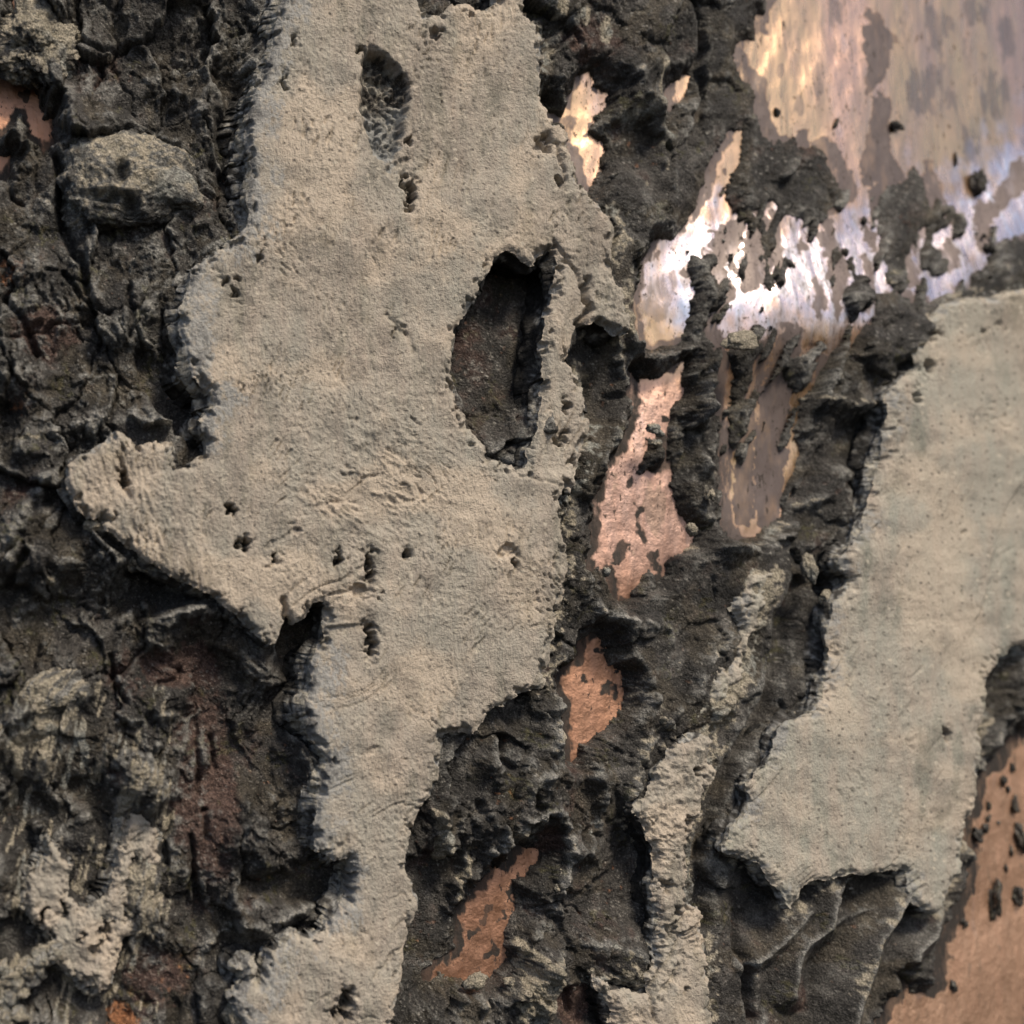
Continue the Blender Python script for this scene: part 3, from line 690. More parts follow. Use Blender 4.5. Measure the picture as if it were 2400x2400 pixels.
# sharp fins below the smooth slab: polyline, height, half width
FINS = [([(2100,2045),(2082,2100),(2051,2150),(2020,2200),(2007,2243),(1995,2293),(1976,2343),(1960,2420)], 84, 64),
 ([(1939,2065),(1927,2119),(1924,2169),(1883,2200),(1860,2250),(1850,2330)], 66, 50), ([(1924,2169),(1965,2150),(2001,2131),(2030,2120)], 40, 34),
 ([(2181,2150),(2169,2194),(2131,2231),(2125,2268),(2131,2293),(2107,2343),(2070,2410)], 66, 56), ([(1877,2135),(1840,2187),(1790,2237),(1745,2262)], 52, 44)]
def crust_fields(X, Y):
    """height above the copper and colour fields at photo pixels X, Y"""
    wx = X + 26 * fbm(X, Y, 140, 3, 1) + 7 * fbm(X, Y, 30, 2, 2)
    wy = Y + 26 * fbm(X, Y, 140, 3, 5) + 7 * fbm(X, Y, 30, 2, 6)
    calm = np.zeros(X.shape, F)
    for cx, cy, rx, ry, a in CALM:
        w = _win2(X, Y, cx, cy, rx * 1.6, ry * 1.6)
        calm[w] = np.maximum(calm[w], a * np.exp(-(((wx[w] - cx) / rx) ** 2 + ((wy[w] - cy) / ry) ** 2) ** 2))
    thin = np.maximum(sstep(1560, 1900, X) * sstep(900, 700, Y), .95 * sstep(1650, 1700, X) * sstep(1960, 1890, X) * sstep(760, 800, Y) * sstep(1280, 1180, Y))
    h = np.zeros(X.shape, F)
    fa, ea = facets(wx * 1.15, wy * .85, 150, 3, .9)
    fb, eb = facets(wx * 1.2, wy * .9, 46, 8, 1.0)
    h = h + 50 * fa + 8 * fb
    h = h - 12 * np.exp(-(ea / .05) ** 2) - 5 * np.exp(-(eb / .07) ** 2)
    sm = sstep(-.3, .35, fbm(X, Y, 190, 3, 21))                # smoother and more broken zones
    h = h + (2 + 7 * sm) * ridged(wx, wy, 60, 4, 12)*.6
    bl = np.abs(perlin2(wx / 17, wy / 17, 30)) + .5 * np.abs(perlin2(wx / 8, wy / 8, 31))
    h = h + (1.5 + 5.0 * sm) * (bl - .3)
    h = h + (1.0 + 2.4 * sm) * fbm(X, Y, 9, 2, 33)
    h = h + (3 + 7 * sm) * ridged(wx * 1.5, wy * .45, 52, 3, 36)
    fc, ec = facets(wx * 1.1, wy, 19, 14, 1.1)
    h = h + (1.2 + 3.4 * sm) * fc
    te = 16.0 + 5 * fbm(X, Y, 80, 2, 62)                       # flaking layers leave small ledges
    tq = h / te; tf = tq - np.floor(tq)
    h = h + (np.floor(tq) * te + te * sstep(.55, .95, tf) - h) * .45 * sstep(0, .3, fbm(X, Y, 150, 2, 64)) * sstep(1800, 1500, X)
    h = 54 + 34 * fbm(X, Y, 260, 3, 9) + h * (1 - .75 * calm) * (.88 - .45 * sstep(1280, 1500, X))
    h = h * (1 - .68 * thin)
    l1, _, lc, _, _ = worley(wx, wy * 1.15, 135, 18)
    lz = sstep(.0, .35, fbm(X, Y, 330, 2, 69) + .15 * (X < 620)) * (1 - .8 * calm) * sstep(1900, 1500, X)
    h = h + 46 * lz * (RND[lc] * .8 + .2) * np.sqrt(np.clip(1 - (l1 / .72) ** 2, 0, 1))
    red = .12 + .35 * fbm(X, Y, 210, 2, 50); rust = np.zeros(X.shape, F) - .15
    tan = np.zeros(X.shape, F) - .25; dust = .12 + .25 * sm + .22 * fbm(X, Y, 240, 2, 68) + .12 * sstep(700, 300, X)
    for cx, cy, rx, ry, dh, r1, r2 in BLOBS:
        w = _win2(X, Y, cx, cy, rx * 1.7, ry * 1.7)
        g = np.exp(-(((wx[w] - cx) / rx) ** 2 + ((wy[w] - cy) / ry) ** 2) ** 1.5 * 1.1)
        h[w] += dh * 1.25 * g; red[w] = np.maximum(red[w], r1 * g * 1.1); rust[w] = np.maximum(rust[w], r2 * 1.2 * g - .15 * (1 - g))
    for pts, hh, wd, tn, du in RIDGES:
        p = np.array(pts)
        w = _win3(X, Y, p, wd * 2.2)
        sx, sy = wx[w], wy[w]
        d = seg_dist(pts, sx * .55 + X[w] * .45, sy * .55 + Y[w] * .45, False)
        g = np.clip(1 - d / (wd * 1.25), 0, 1)
        h[w] += hh * np.clip(.55 + .75 * fbm(X[w], Y[w], 60, 3, 66), .0, 1.0) * (g ** 1.4) * (1 - .5 * thin[w]) * (.7 if X[w].min() < 900 else .9)
        c = np.clip(1.15 - d / (wd * .62), 0, 1)
        tan[w] = np.maximum(tan[w], tn * c - .25 * (1 - c)); dust[w] = np.maximum(dust[w], du * .75 * c)
    for pts, hh, wd in FINS:
        p = np.array(pts); w = _win3(X, Y, p, wd * 2.2)
        d = seg_dist(pts, wx[w] * .25 + X[w] * .75, wy[w] * .25 + Y[w] * .75, False)
        h[w] = np.maximum(h[w], 8 + 1.45 * hh * np.clip(1 - d / (wd * 1.45), 0, 1) + .35 * (h[w] - 30))
        c = np.clip(1.1 - d / 9.0, 0, 1); dust[w] = np.maximum(dust[w], .85 * c)
    for cx, cy, rx, ry, a in TANS:
        w = _win2(X, Y, cx, cy, rx * 1.7, ry * 1.7)
        g = np.exp(-(((X[w] - cx) / rx) ** 2 + ((Y[w] - cy) / ry) ** 2) ** 1.5)
        tan[w] = np.maximum(tan[w], (a + .25) * g - .25)
        h[w] += 10 * g * a
    hs = samp(sdH, X, Y)
    rb = np.clip(sstep(1165, 1250, X + .35 * (Y - 800)) , 0, 1)
    bowl = sstep(75, 0, hs) * sstep(-30, 0, hs) * rb
    h = h + 50 * bowl; dust = np.maximum(dust, .55 * sstep(110, 10, hs) * sstep(-30, 0, hs) * rb * sstep(640, 760, Y))  # white dust, raised to paint the grey light on the lower right wall
    red = np.where(hs > -20, np.maximum(red, .35 * sstep(1190, 1120, X)), red)
    near = np.maximum(samp(sdA, X, Y), np.maximum(samp(sdB, X, Y), samp(sdC, X, Y)))
    nz = fbm(X, Y, 44, 3, 77)
    h = np.where((near > -30) & (hs < -25), np.minimum(h, np.where(samp(sdC, X, Y) > -30, 66, 92)), h)
    tan = np.maximum(tan, np.where(hs > -10, -1, .62 * sstep(-46, -4, near + 26 * nz) - .2) * sstep(1200, 1300, X))
    tan = np.maximum(tan, .42 * sstep(-60, 0, samp(sdD, X, Y)))
    for tp, ta, th in TAN_SD:
        sd_ = samp(tp, X, Y) + 10 * fbm(X, Y, 30, 3, 79)
        g = sstep(-8, 14, sd_); tan = np.maximum(tan, (ta + .3) * g - .3); h = h + th * sstep(-6, 30, sd_)
    # hair-like pale streaks combed down the slope left of the pierced slab
    hair = sstep(.12, .4, fbm(X * .35, Y + .45 * X, 19, 4, 78)) * sstep(-120, -20, samp(sdA, X, Y)) * sstep(820, 700, X) * sstep(1100, 900, Y)
    dust = dust + .75 * hair
    h = np.maximum(h, 14 + 3 * fbm(X, Y, 20, 2, 60))
    for pts, dp, wd in CRACKS:
        p = np.array(pts); w = _win3(X, Y, p, wd * 3)
        d = seg_dist(pts, wx[w] * .25 + X[w] * .75, wy[w] * .25 + Y[w] * .75, False)
        h[w] = np.maximum(h[w] - dp * np.exp(-(d / (wd * 1.15)) ** 2), np.minimum(h[w], 5))
    # bare copper: the crust feathers out and dips below the sheet
    rag = samp(sdCop, X, Y) + 9 * fbm(X, Y, 36, 3, 70) + 3.5 * fbm(X, Y, 9, 2, 71)
    zone = sstep(1640, 1720, X) * sstep(2420, 2300, X) * sstep(400, 500, Y) * sstep(1250, 1100, Y)
    rag = rag - 46 * zone * sstep(.18, .46, fbm(X + .3 * Y, Y * .28, 30, 3, 74))
    k = sstep(1.0, -40.0, rag)
    h = np.where(rag > 0, -6 - np.minimum(rag, 12), 4 + (h - 4) * (.15 * sstep(0, -7, rag) + .85 * k))
    h = h + copper_shape(X, Y) 
    return h, dict(red=red, rust=rust, tan=tan, dust=dust), rag

_grid_axes = {}
def _win2(X, Y, cx, cy, rx, ry):
    return np.nonzero((np.abs(X - cx) < rx) & (np.abs(Y - cy) < ry))
def _win3(X, Y, p, m):
    return np.nonzero((X > p[:, 0].min() - m) & (X < p[:, 0].max() + m) & (Y > p[:, 1].min() - m) & (Y < p[:, 1].max() + m))

def build_crust():
    st = 3.0
    g = np.arange(-90, 2491, st); n = len(g)
    QX, QY = np.meshgrid(g, g)
    B, N = on_panel(QX, QY, 0.0)
    PX, PY = project(B + N * H0)                    # where a point of middling height shows in the photo
    PX = PX.astype(F); PY = PY.astype(F)
    h, at, rag = crust_fields(PX, PY)
    # crest dust: where the relief stands above its surroundings
    def blur(a, r):
        for ax in (0, 1):
            c = np.cumsum(np.pad(a, [(r + 1, r) if i == ax else (0, 0) for i in (0, 1)], mode='edge'), axis=ax, dtype=np.float64)
            a = (c[2 * r + 1:] - c[:-2 * r - 1]) / (2 * r + 1) if ax == 0 else (c[:, 2 * r + 1:] - c[:, :-2 * r - 1]) / (2 * r + 1)
        return a
    cv = h - blur(blur(h, 6), 6)
    at['dust'] = np.clip(at['dust'] + .030 * np.clip(cv, -14, 14), -.5, 1.2)
    colr = crust_colour(PX, PY, at).reshape(-1, 3)
    V = B + N * h[..., None]
    # which mass each cell belongs to
    sA = samp(sdA, PX, PY); sH = samp(sdH, PX, PY); sB = samp(sdB, PX, PY); sC = samp(sdC, PX, PY)
    under = np.maximum(sA, np.maximum(sB, sC))
    cell = lambda a: a[:-1, :-1]
    keep = ~((under > 75) | (rag > 22))
    keep = cell(keep)
    cx, cy = cell(PX), cell(PY)
    # dividing lines follow fissures and slabs
    def side(pts):          # x of a line at height y
        p = np.array(pts); return np.interp(cy, p[:, 1], p[:, 0])
    mid_line = side([(950,-200),(1000,600),(1000,1100),(1000,1500),(900,1700),(880,1900),(880,2600)])
    fiss = side([(2600,-200),(2520,560),(2240,700),(2150,760),(2040,880),(1990,1130),(1940,1250),(1880,1370),(1850,1450),(1835,1540),(1805,1620),(1790,1660),(1745,1740),(1715,1790),
                 (1680,1860),(1660,1920),(1640,1980),(1640,2030),(1655,2070),(1648,2135),(1652,2200),(1668,2600)])
    rim = side([(2900,-200),(2500,1300),(2360,1500),(2310,1600),(2280,1750),(2250,1900),(2235,2050),(2190,2150),(2150,2230),(2150,2600)])
    inhole = cell(sH) > -50
    left = (cx < mid_line) & ~inhole
    up = cy < np.interp(cx, [-200, 0, 60, 150, 500, 1000], [1210, 1190, 1150, 1110, 1200, 1300])
    low = cy > np.interp(cx, [-200, 100, 300, 480, 700], [1590, 1560, 1600, 1660, 1700])
    midm = ~left & ~inhole & (cx < fiss)
    upm = cy < np.interp(cx, [1000, 1400, 1500, 1560, 1640, 1700, 2300], [840, 830, 830, 835, 830, 840, 800])
    lowm = cy > np.interp(cx, [1000, 1300, 1450, 1700, 1900], [1620, 1640, 1780, 1700, 1600])
    right = ~left & ~inhole & (cx >= fiss)
    rimm = right & (cx > rim) & (cy > 1400)
    parts = [
     (left & up, 'dark_crust', 'charred lumpy crust beside the pierced slab, above its pointed spur'),
     (left & ~up & ~low, 'dark_crust', 'shadowed dark crust tucked under the slanting lower edge of the pointed spur'),
     (left & ~up & low, 'dark_crust', 'brown furrowed crust streaked with pale net-like deposits below the rounded tan mound'),
     (inhole, 'dark_crust', 'dark red-brown floor seen through the big oval hole in the slab'),
     (midm & upm, 'dark_crust', 'dark crust between the pierced slab and the shining upper copper'),
     (midm & ~upm & ~lowm, 'dark_crust', 'dark crust around the pink copper patches beside the pierced slab'),
     (midm & lowm, 'dark_crust', 'crumbly dark crust around the orange copper patch and beside the narrow strip slab'),
     (right & ~rimm, 'dark_crust', 'black crust with sharp fins beneath the smooth grey-beige slab, past the long fissure'),
     (rimm, 'dark_crust', 'thin ragged dark crust rim between the smooth slab and the plain brown copper'),
    ]
    for msk, nm, lab in parts:
        q, ids = compact(keep & msk, n)
        if len(q) < 20: continue
        o = mesh_obj(nm, V.reshape(-1, 3)[ids], q, M_CRUST, None, {'col': colr[ids]})
        tag(o, lab, 'crust', 'masses of dark crust on the copper')
build_crust()

# ---------------------------------------------------------------- mortar slabs: a face and a broken edge each
def pale(x, y):
    a = sstep(900, 800, x) * (1 - .8 * sstep(1000, 1080, y) * sstep(1560, 1480, y))
    return np.maximum(a, .6 * sstep(1650, 1700, x))

def build_slab(sd, box, ht, foot, relief, name, label, cat, mat, seed, group=None, ragged=(5, 2.2), slope=.14):
    st = 3.0
    gx = np.arange(box[0], box[2] + 1, st); gy = np.arange(box[1], box[3] + 1, st)
    nx = len(gx); X, Y = np.meshgrid(gx, gy); X = X.astype(F); Y = Y.astype(F)
    s = samp(sd, X, Y) + ragged[0] * fbm(X, Y, 34, 3, seed) + ragged[1] * fbm(X, Y, 9, 2, seed + 3)
    gyy, gxx = np.gradient(s, st)
    gl = np.maximum(gxx ** 2 + gyy ** 2, .15)
    ins = s > 0
    keep = ins[:-1, :-1] | ins[1:, :-1] | ins[:-1, 1:] | ins[1:, 1:]
    SX = np.where(ins, X, X - np.clip(s * gxx / gl, -3, 3)); SY = np.where(ins, Y, Y - np.clip(s * gyy / gl, -3, 3))
    q, ids = compact(keep, nx)
    SXf, SYf = SX.ravel()[ids], SY.ravel()[ids]
    sf = np.maximum(s.ravel()[ids], 0)
    dh, pit = relief(SXf, SYf, sf)
    chip = sstep(.12, .30, fbm(SXf, SYf, 46, 3, seed + 7)) * sstep(24, 6, sf + 8 * fbm(SXf, SYf, 14, 2, seed + 8))
    dh = dh - chip * (17 if ht > 135 else 7)
    P, N = on_panel(SXf, SYf, float(ht))
    V = P + N * dh[:, None]
    root = empty(name, P.mean(0) - N.mean(0) * ht * .5)
    tag(root, label, cat, group)
    left = np.clip(-gxx.ravel()[ids] * -1, 0, 1)       # facing left: the grey film side
    lw = left * sstep(1700, 1300, SXf) + .6 * left * sstep(1300, 1700, SXf)
    rimv = np.clip(1 - sf / (30 + 85 * lw), 0, 1) * np.clip(.05 + 1.2 * lw * pale(SXf, SYf), 0, 1)
    V -= N * (lw * 5 * (1 - sstep(0, 34, sf)) ** 2)[:, None]
    scr = sstep(-10, 12, samp(sdP, SXf, SYf) + 9 * fbm(SXf, SYf, 24, 3, 90)) + .45 * np.exp(-(((SXf - 915) / 30) ** 2 + ((SYf - 390) / 50) ** 2))
    cool = np.full(SXf.shape, .62 if mat is M_SLAB2 else .3, F)
    mesh_obj('plate_face', V, q, mat, root, {'brush': .5 + 1.0 * sstep(-.2, .5, fbm(SXf, SYf, 160, 2, 207)),
             'col': mortar_colour(SXf.astype(F), SYf.astype(F), sf, pit, np.maximum(rimv if ht > 80 else rimv * .0, (.45 if ht > 80 else 0) * chip), cool, scr)})
    # boundary edges -> broken edge running down to the crust
    e = np.concatenate([q[:, [0, 1]], q[:, [1, 2]], q[:, [2, 3]], q[:, [3, 0]]])
    M = len(ids) + 1
    key = e[:, 0].astype(np.int64) * M + e[:, 1]; rev = e[:, 1].astype(np.int64) * M + e[:, 0]
    be = e[~np.isin(key, rev)]
    bv, inv = np.unique(be, return_inverse=True); inv = inv.reshape(-1, 2)
    nb = len(bv); R = 20                      # rings down the edge
    out = -np.stack([gxx.ravel()[ids][bv], gyy.ravel()[ids][bv]], 1)
    out /= np.maximum(np.linalg.norm(out, axis=1, keepdims=True), 1e-3)
    nn = N[bv]; tx = np.stack([-nn[:, 1], nn[:, 0], 0 * nn[:, 0]], 1); tx /= np.linalg.norm(tx, axis=1, keepdims=True)
    ty = np.cross(nn, tx); ty *= np.where(ty[:, 2:3] > 0, 1, -1)
    o3 = tx * out[:, 0:1] - ty * out[:, 1:2]
    depth = ht - foot
    rings = []; deps = []
    Vs = V[bv].copy(); cnt = np.zeros(nb); np.add.at(cnt, inv.ravel(), 1)
    for _ in range(160):
        acc = np.zeros_like(Vs); np.add.at(acc, inv[:, 0], Vs[inv[:, 1]]); np.add.at(acc, inv[:, 1], Vs[inv[:, 0]])
        Vs = .5 * Vs + .5 * acc / cnt[:, None]
    lf = np.clip(-out[:, 0], 0, 1)
    for r in range(R):
        f = (r / (R - 1.0)) ** 1.15
        wgt = min(1.0, f * 3.0)
        c = V[bv] * (1 - wgt) + Vs * wgt - nn * (depth * f)
        t0 = V[bv]; z = depth * f
        nz = perlin3(t0[:, 0] / 90, t0[:, 2] / 90, z / 45 + t0[:, 2] / 300, seed) * 26 + perlin3(t0[:, 0] / 42, t0[:, 2] / 42, z / 16, seed + 1) * 9 \
            + perlin3(t0[:, 0] / 22, t0[:, 2] / 22, z / 9, seed + 2) * 3
        sl = slope * (lf * 1.5 - .35) * (.7 + .9 * perlin3(t0[:, 0] / 110, t0[:, 2] / 110, 0 * z + .5 + 0 * t0[:, 0], seed + 4))
        sl = sl + .26 * lf * pale(SXf[bv], SYf[bv]) * (SXf[bv] < 900)
        push = depth * f * sl + nz * min(1, f * 4)
        rings.append(c + o3 * push[:, None]); deps.append(np.full(nb, f))
    W = np.concatenate(rings); dp = np.concatenate(deps)
    fs = []
    for r in range(R - 1):
        a0 = inv[:, 0] + r * nb; b0 = inv[:, 1] + r * nb
        fs.append(np.stack([b0, a0, a0 + nb, b0 + nb], 1))
    w2 = W.astype(F)
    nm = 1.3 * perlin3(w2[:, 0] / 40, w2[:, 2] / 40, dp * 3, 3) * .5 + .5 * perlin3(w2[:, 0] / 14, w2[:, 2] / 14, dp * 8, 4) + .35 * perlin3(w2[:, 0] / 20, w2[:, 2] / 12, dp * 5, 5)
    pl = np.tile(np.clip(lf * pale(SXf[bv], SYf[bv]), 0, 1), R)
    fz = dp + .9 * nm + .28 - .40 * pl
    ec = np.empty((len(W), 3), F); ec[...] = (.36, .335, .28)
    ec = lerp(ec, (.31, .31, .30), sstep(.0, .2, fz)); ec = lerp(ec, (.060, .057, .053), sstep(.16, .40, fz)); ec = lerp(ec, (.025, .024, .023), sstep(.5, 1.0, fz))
    hairs = sstep(.18, .4, perlin3(w2[:, 0] / 30, (w2[:, 2] + .5 * w2[:, 0]) / 13, dp * 2.5, 9)) * pl * sstep(1.0, .3, dp)
    ec = lerp(ec, (.36, .36, .35), .8 * hairs)
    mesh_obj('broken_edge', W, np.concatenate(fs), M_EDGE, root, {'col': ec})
    return root

def pits(x, y, lst):
    d = np.zeros(x.shape, F); p = np.zeros(x.shape, F)
    jx = x + 13 * fbm(x, y, 20, 3, 80); jy = y + 13 * fbm(x, y, 20, 3, 81)
    for cx, cy, rx, ry, dep, ang, dark in lst:
        a = math.radians(ang); m = (np.abs(x - cx) < 2.2 * max(rx, ry)) & (np.abs(y - cy) < 2.2 * max(rx, ry))
        X = jx[m] - cx; Y = jy[m] - cy
        u = (X * math.cos(a) + Y * math.sin(a)) / rx; v = (-X * math.sin(a) + Y * math.cos(a)) / ry
        g = sstep(1.15, .62, np.sqrt(u * u + v * v))
        d[m] -= dep * g + .22 * dep * sstep(2.0, .9, np.sqrt(u * u + v * v)); p[m] = np.maximum(p[m], .62 * dark * g)
    return d, p

def cracks(x, y, lst):
    d = np.zeros(x.shape, F); jx = x + 6 * fbm(x, y, 25, 3, 85); jy = y + 6 * fbm(x, y, 25, 3, 86)
    for pts, dep, w in lst:
        p = np.array(pts); m = (x > p[:, 0].min() - 30) & (x < p[:, 0].max() + 30) & (y > p[:, 1].min() - 30) & (y < p[:, 1].max() + 30)
        d[m] -= dep * np.exp(-(seg_dist(pts, jx[m], jy[m], False) / w) ** 2)
    return d

def rough_top(x, y, s, rough, r_edge=8):
    h = 9 * fbm(x, y, 330, 2, 101) + 3.2 * fbm(x, y, 70, 3, 104)
    wx = x + 8 * fbm(x, y, 40, 2, 107)
    h = h + .8 * rough * (1.7 * ridged(wx, y * .8, 15, 3, 110) - 1.4 + 1.6 * fbm(x, y * .5, 7, 2, 113))
    h = h + .7 * fbm(x, y * .35, 8, 2, 116)
    a = .12 + .25 * fbm(x, y, 400, 1, 118)
    u = x * np.cos(a) + y * np.sin(a); v = -x * np.sin(a) + y * np.cos(a)
    g = fbm(u, v * .32, 11, 2, 119)
    h = h - (2 + 5 * np.clip(rough, 0, 1)) * sstep(.28, .55, g) * sstep(.0, .35, fbm(x, y, 120, 2, 121))
    return h - r_edge * (1 - sstep(0, 16, s)) ** 1.5

PITS_A = [(528,660,5,9,22,-10,.6),(552,682,5,10,20,0,.6),(608,600,5,20,22,0,.5),(560,650,7,5,16,0,.4),
 (540,1195,9,9,40,0,.9),(290,1115,7,22,40,-10,.6),(572,1275,13,14,46,20,.9),(645,1308,8,13,30,20,.7),
 (792,1308,7,19,44,15,.9),(866,1330,9,34,46,0,.9),(953,1297,9,10,36,0,.9),(1190,1290,22,16,16,10,.3),(1205,1322,7,12,24,-20,.7),
 (868,1500,10,40,48,-4,.9),(842,1380,24,14,20,0,.3),(948,430,7,22,30,0,.9),(966,445,9,28,42,8,.9),(958,485,8,8,26,0,.7),(930,395,26,30,10,0,.2),
 (868,500,3,3,3,0,0),(1275,335,18,20,30,0,.4),(1312,425,9,18,26,-20,.6),(838,120,9,6,26,0,.9),(855,120,5,5,20,0,.8),(962,330,5,16,22,20,.6),
 (1330,950,7,14,26,-10,.5),(1315,1035,10,14,26,0,.5),(1330,1020,6,12,22,0,.5),(1345,1080,6,10,20,0,.4),(1300,590,6,10,24,0,.5),(1020,75,14,16,22,0,.6),
 (690,95,6,14,20,0,.6),(665,190,6,18,22,10,.5),(820,2070,12,40,50,8,.8),(812,2345,16,26,46,0,.95),(800,2380,24,14,40,0,.95),
 (900,1010,2,2,2,0,0),(890,1400,3,10,14,0,.4),(920,780,5,14,8,-30,.1),(945,770,5,18,8,-35,.1)]
PIT_BIG = [(866,112),(850,145),(848,207),(846,257),(858,298),(875,360),(899,373),(924,364),(941,331),(945,282),(957,232),(959,195),(937,166),(912,137),(887,120)]
sdP = poly_sdf(PIT_BIG, 60)
CRK_A = [([(1385,650),(1375,690),(1390,720),(1370,745),(1372,770)], 40, 7), ([(1300,560),(1330,610),(1360,640),(1375,690)], 12, 4),
 ([(1285,320),(1310,340),(1320,390),(1330,420)], 14, 4), ([(235,1215),(262,1222),(270,1205)], 20, 4), ([(285,1050),(285,1120),(300,1160)], 14, 7),
 ([(665,1400),(670,1440),(680,1470)], 26, 6), ([(1160,1100),(1230,1115),(1320,1140)], 5, 5), ([(910,740),(930,760),(960,800),(970,830)], 7, 6),
 ([(840,1455),(870,1470),(880,1500)], 6, 5), ([(640,2210),(620,2260),(606,2310)], 30, 6), ([(930,2180),(960,2150)], 8, 5), ([(880,2290),(930,2230)], 8, 5)]
def relief_A(x, y, s):
    rg = .35 + .9 * sstep(.05, .5, fbm(x, y, 210, 2, 120) + .5 * np.exp(-(((x - 880) / 170) ** 2 + ((y - 1120) / 130) ** 2)) + .35 * sstep(1330, 1180, x + 0 * y) * sstep(1050, 1150, y) * sstep(1450, 1250, y) + .35 * sstep(420, 120, y))
    h = rough_top(x, y, s, rg)
    d, p = pits(x, y, PITS_A)
    em = np.exp(-(((x - 890) / 190) ** 2 + ((y - 1130) / 150) ** 2) ** 2)
    uu = x * .86 + y * .5; vv = -x * .5 + y * .86
    d = d + em * 4.5 * ridged(uu * .45 + 9 * fbm(x, y, 60, 2, 126), vv, 21, 3, 124) * sstep(-.4, .2, fbm(x, y, 90, 2, 127))
    e2 = sstep(1080, 1140, y) * sstep(1320, 1240, y) * sstep(1100, 1180, x)
    d = d + e2 * 3.0 * ridged(x + .38 * y, y * .2, 22, 2, 128)
    e3 = sstep(560, 330, x) * sstep(1010, 1060, y)
    d = d + e3 * 3.5 * ridged(x - .25 * y, y * .22, 20, 3, 129)
    g = sstep(-10, 14, samp(sdP, x, y) + 5 * fbm(x, y, 20, 2, 90))
    d = d - g * (26 + 12 * ridged(x, y, 26, 3, 91) + sstep(330, 120, y) * 14); p = p * (1 - g)
    d = d + cracks(x, y, CRK_A)
    # the flake-like raised strip between the big hole and the slot
    d = d - 10 * sstep(0, 22, x - np.interp(y, [560, 700, 900, 1100], [1330, 1330, 1285, 1250])) * sstep(560, 640, y) * sstep(1130, 1090, y)
    d = d - 9 * sstep(0, 10, y - np.interp(x, [700, 860, 960], [1470, 1455, 1480])) * sstep(880, 860, x) * sstep(1620, 1560, y) * sstep(740, 780, x)
    return h + d, p

PITS_B = [(2218,1722,7,16,22,-15,.9),(2180,860,16,14,26,0,.7),(2150,930,10,16,20,0,.5),(2310,780,5,14,8,0,.2),(2340,760,5,16,8,0,.2),(2255,1250,3,8,8,0,.3),(2190,780,20,14,20,0,.5)]
def relief_B(x, y, s):
    rg = .18 + .75 * sstep(70, 0, s) + .4 * sstep(.1, .6, fbm(x, y, 200, 2, 130))
    h = rough_top(x, y, s, rg)
    d, p = pits(x, y, PITS_B)
    d = d - 7 * sstep(0, 8, x - np.interp(y, [1100, 1200, 1400, 1500], [2420, 2350, 2305, 2270]) + 5 * fbm(x, y, 30, 2, 131)) * sstep(1520, 1450, y) * sstep(1050, 1150, y)
    return h + d, p

PITS_C = [(1640,1810,10,14,26,0,.8),(1615,1930,8,18,24,0,.6),(1570,2080,9,16,26,0,.5),(1575,2180,10,20,22,0,.5),(1590,2140,7,10,20,0,.4),(1605,2320,5,10,18,15,.6)]
CRK_C = [([(1600,2190),(1560,2260),(1530,2310)], 18, 4), ([(1590,2260),(1565,2320)], 14, 4), ([(1540,2280),(1525,2340),(1530,2390)], 12, 4), ([(1610,2130),(1590,2190)], 16, 5)]
def relief_C(x, y, s):
    smooth = sstep(-10, 14, y - np.interp(x, [1400, 1530, 1610, 1640, 1670], [2450, 2400, 2260, 2240, 2260]))
    h = rough_top(x, y, s, 1.6 * (1 - smooth) + .15, 12) + (1 - smooth) * 6 * fbm(x, y, 36, 3, 141)
    d, p = pits(x, y, PITS_C)
    return h + d + cracks(x, y, CRK_C) + 7 * smooth + 14 * sstep(2000, 1750, y), p

PITS_D = [(250,2180,10,22,30,10,.5),(150,2130,7,24,26,-12,.8),(97,2150,8,18,30,0,.9),(225,2225,7,26,22,20,.5),(190,2200,6,8,16,0,.4),(312,2050,7,50,22,8,.8),(345,2080,6,30,22,8,.7),(300,2140,8,16,20,0,.6),(120,2190,6,9,20,0,.7)]
def relief_D(x, y, s):
    h = rough_top(x, y, s, 1.1, 10) + 6 * fbm(x, y, 60, 3, 151)
    d, p = pits(x, y, PITS_D)
    return h + d, p

build_slab(sdA, (130, -60, 1500, 2460), 140, 20, relief_A, 'mortar_plate', 'large beige mortar slab pierced by a dark oval hole, with a pointed spur', 'mortar slab', M_SLAB, 200)
build_slab(sdB, (1690, 480, 2460, 2160), 128, 24, relief_B, 'mortar_plate', 'smooth grey-beige mortar slab lying between the long fissure and the plain brown copper', 'mortar slab', M_SLAB2, 210)
build_slab(sdC, (1380, 1710, 1690, 2460), 98, 20, relief_C, 'mortar_plate', 'narrow crumbly strip of beige mortar beside the long dark fissure', 'mortar slab', M_SLAB, 220, ragged=(8, 4))
RIDGE_E = TAN_POLY[0][0][:12] + [(1660,1690),(1620,1700),(1610,1680)] + TAN_POLY[0][0][13:]
sdE = poly_sdf(RIDGE_E)
def relief_E(x, y, s):
    d, p = pits(x, y, [(1780,1380,5,7,14,0,.7),(1760,1420,6,5,14,0,.6),(1745,1560,5,8,14,0,.6),(1700,1620,6,6,14,0,.6)])
    return rough_top(x, y, s, 1.3, 16) + 8 * fbm(x, y, 50, 3, 161) + d - 10 * sstep(30, 0, s), p
build_slab(sdE, (1590, 1310, 1860, 1720), 84, 14, relief_E, 'mortar_ridge', 'thin pale greenish mortar ridge slanting above the narrow crumbly strip', 'mortar ridge', M_SLAB2, 240, ragged=(10, 5))
